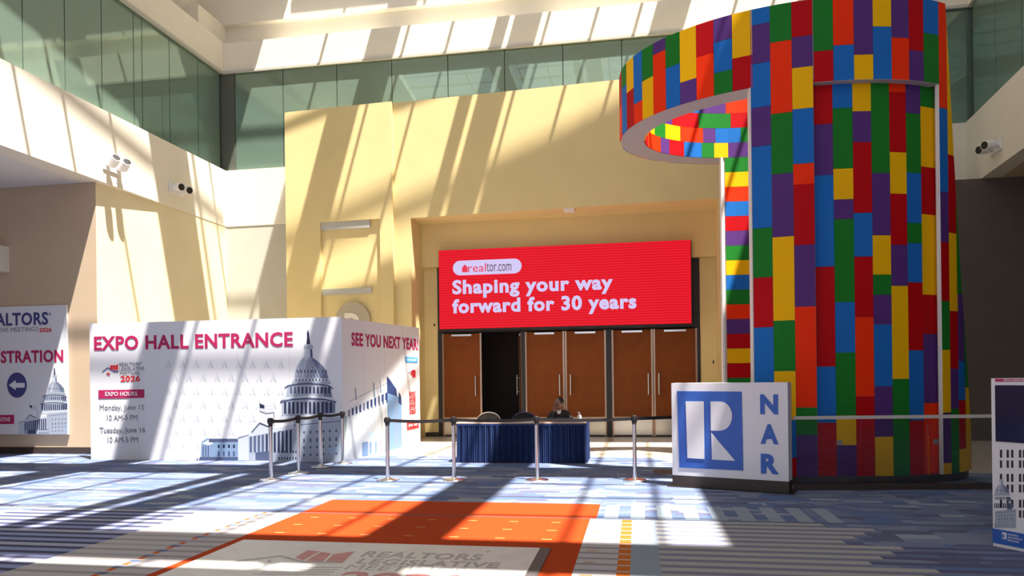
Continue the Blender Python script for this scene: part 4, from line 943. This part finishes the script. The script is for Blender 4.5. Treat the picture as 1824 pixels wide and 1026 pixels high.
for t in (0.22, 0.70): MB().obox(gd*(GL*t)+upv*(GH-0.36)-gn2*0.012, gd, gn2, upv, 0.03, 0.008, 0.03).build('clamp', MT['chrome'], ra)

# =================================================================== KIOSK at the right edge
kp = atZ(1769, 972); kd = (rgt*0.42 - fwd*0.9075).normalized()
ks = Board('charging_kiosk', kp, kd, (0, 0, 1), 'white kiosk with a dark screen and building print at the right edge', 'kiosk')
zk1 = on_plane(1761, 674, kp, ks.n).z; KW = 0.85
def kb(name, m_, a0, a1, z0, z1, o0, o1):
    P = [ks.loc(a0, z0, o0), ks.loc(a1, z0, o0), ks.loc(a1, z1, o0), ks.loc(a0, z1, o0)]; return MB().prism(P, ks.n*(o1-o0)).build(name, MT[m_], ks.o)
kb('body', 'white', 0, KW, 0.0, zk1, -0.35, 0.0)
za_, zb2 = ks.st(1775, 786)[1], ks.st(1775, 686)[1]; aa = ks.st(1773, 700)[0]
kb('screen', 'screen', aa, KW-aa, za_, zb2, 0.0, 0.006)
zc1 = ks.st(1780, 674.5)[1]; zc2 = ks.st(1780, 679.5)[1]
kb('name_strip', 'maroon', aa, KW-aa, zk1-0.03, zk1-0.005, 0.0, 0.004)
ks.text('RECHARGE', aa+0.08, aa+0.26, zk1-0.010, zk1-0.025, MT['white'], 0.0045, 0.01, px=False)
zb0 = ks.st(1775, 942)[1]
kb('blue_base', 'royal', 0.0, KW, 0.03, zb0, 0.0, 0.006)
A = []
AW = 0
for r_, (y0, y1) in enumerate(((801, 815), (820, 833), (844, 858), (863, 877), (890, 904), (909, 922))):
    for x in (1781, 1793, 1801, 1815, 1822): A.append(((0.03, 0.02, 0.03), [(x, y0), (x+4, y0+0.3), (x+4, y1+0.5), (x, y1)]))
ks.picture('window_print', A, 0.0012, 0.00001, kw=dict(kind='stuff'))
ks.picture('building_print', [(c, q) for c, q in dome(1783, 940, 0.42) if min(x for x, _ in q) > 1770 and min(y for _, y in q) > 850 and max(x for x, _ in q) < 1835], 0.0022, 0.00001)
ks.text('NATIONAL', 1796, 1815, 950, 953, MT['white'], 0.0065, 0.0); ks.text('ASSOCIATION OF', 1796, 1822, 955, 958, MT['white'], 0.0065, 0.0); ks.text('REALTORS', 1796, 1816, 960, 963.5, MT['white'], 0.0065, 0.0)
ks.poly('small_emblem', MT['white'], [(1785, 948), (1793, 949), (1793, 961), (1785, 959.5)], 0.0065, 0.002)
ks.text('R', 1787, 1791, 951, 957.5, MT['royal'], 0.009, 0.03)

# =================================================================== DIRECTION DISC behind the partition
dc = on_plane(629, 571, P0+pn*0.10, pn); rd = (on_plane(659, 571, P0+pn*0.10, pn)-dc).length
ds = Board('round_hall_sign', (dc.x, dc.y-0.02, dc.z), (1, 0, 0), (0, 0, 1), 'round tan disc with a pale letter rising behind the partition', 'sign')
MB().cyl((0, 0.02, 0), (0, -0.03, 0), rd, n=48).build('disc', MT['sticker'], ds.o)
ds.text('D', -rd*0.45, rd*0.42, rd*0.42, -rd*0.62, MT['cream'], 0.032, 0.06, px=False, th=0.01)

# =================================================================== TWIN WALL SPOTLIGHTS
def spot(x, y, z, rz, up, label, fy_=-0.30):
    e = empty('twin_spotlight', (x, y, z), rz, label, 'spotlight', 'twin white spotlights on the cream fascias')   # local -x ... mounting plane is x = 0, room is +x
    MB().box(0, 0.03, -0.29, 0.29, -0.13, 0.13, 0.01).build('mounting_plate', MT['whitem'], e)
    for s in (-1, 1):
        a = Vector((0.03, s*0.17, 0)); b = Vector((0.16, s*0.17, 0.02)); MB().cyl(a, b, 0.06, n=16).build('knuckle', MT['whitem'], e, smooth=True)
        d = Vector((0.62, fy_, 0.40 if up else -0.12)).normalized(); c = b
        k = MB(); k.ball(c, 0.105, n=20); k.cyl(c, c+d*0.20, 0.105, 0.10, 24).build('can', MT['whitem'], e, smooth=True)
        MB().cyl(c+d*0.19, c+d*0.203, 0.085, n=20).build('lens', MT['black'], e)
    return e
p = atX(199, 297, XL); spot(XL, p.y, p.z, 0, True, 'twin white spotlight nearest the left edge, tipped up on the left fascia')
p = atX(313, 338, XL); spot(XL, p.y, p.z, 0, False, 'twin white spotlight on the left fascia closer to the hall corner')
rn = Vector((math.cos(-math.radians(5.3)), math.sin(-math.radians(5.3)), 0)); p = on_plane(1776, 262, (XRC, YR, 0), rn)
s3 = spot(p.x, p.y, p.z, PI-math.radians(5.3), False, 'twin white spotlight on the right fascia beside the tiled tower', 0.35)
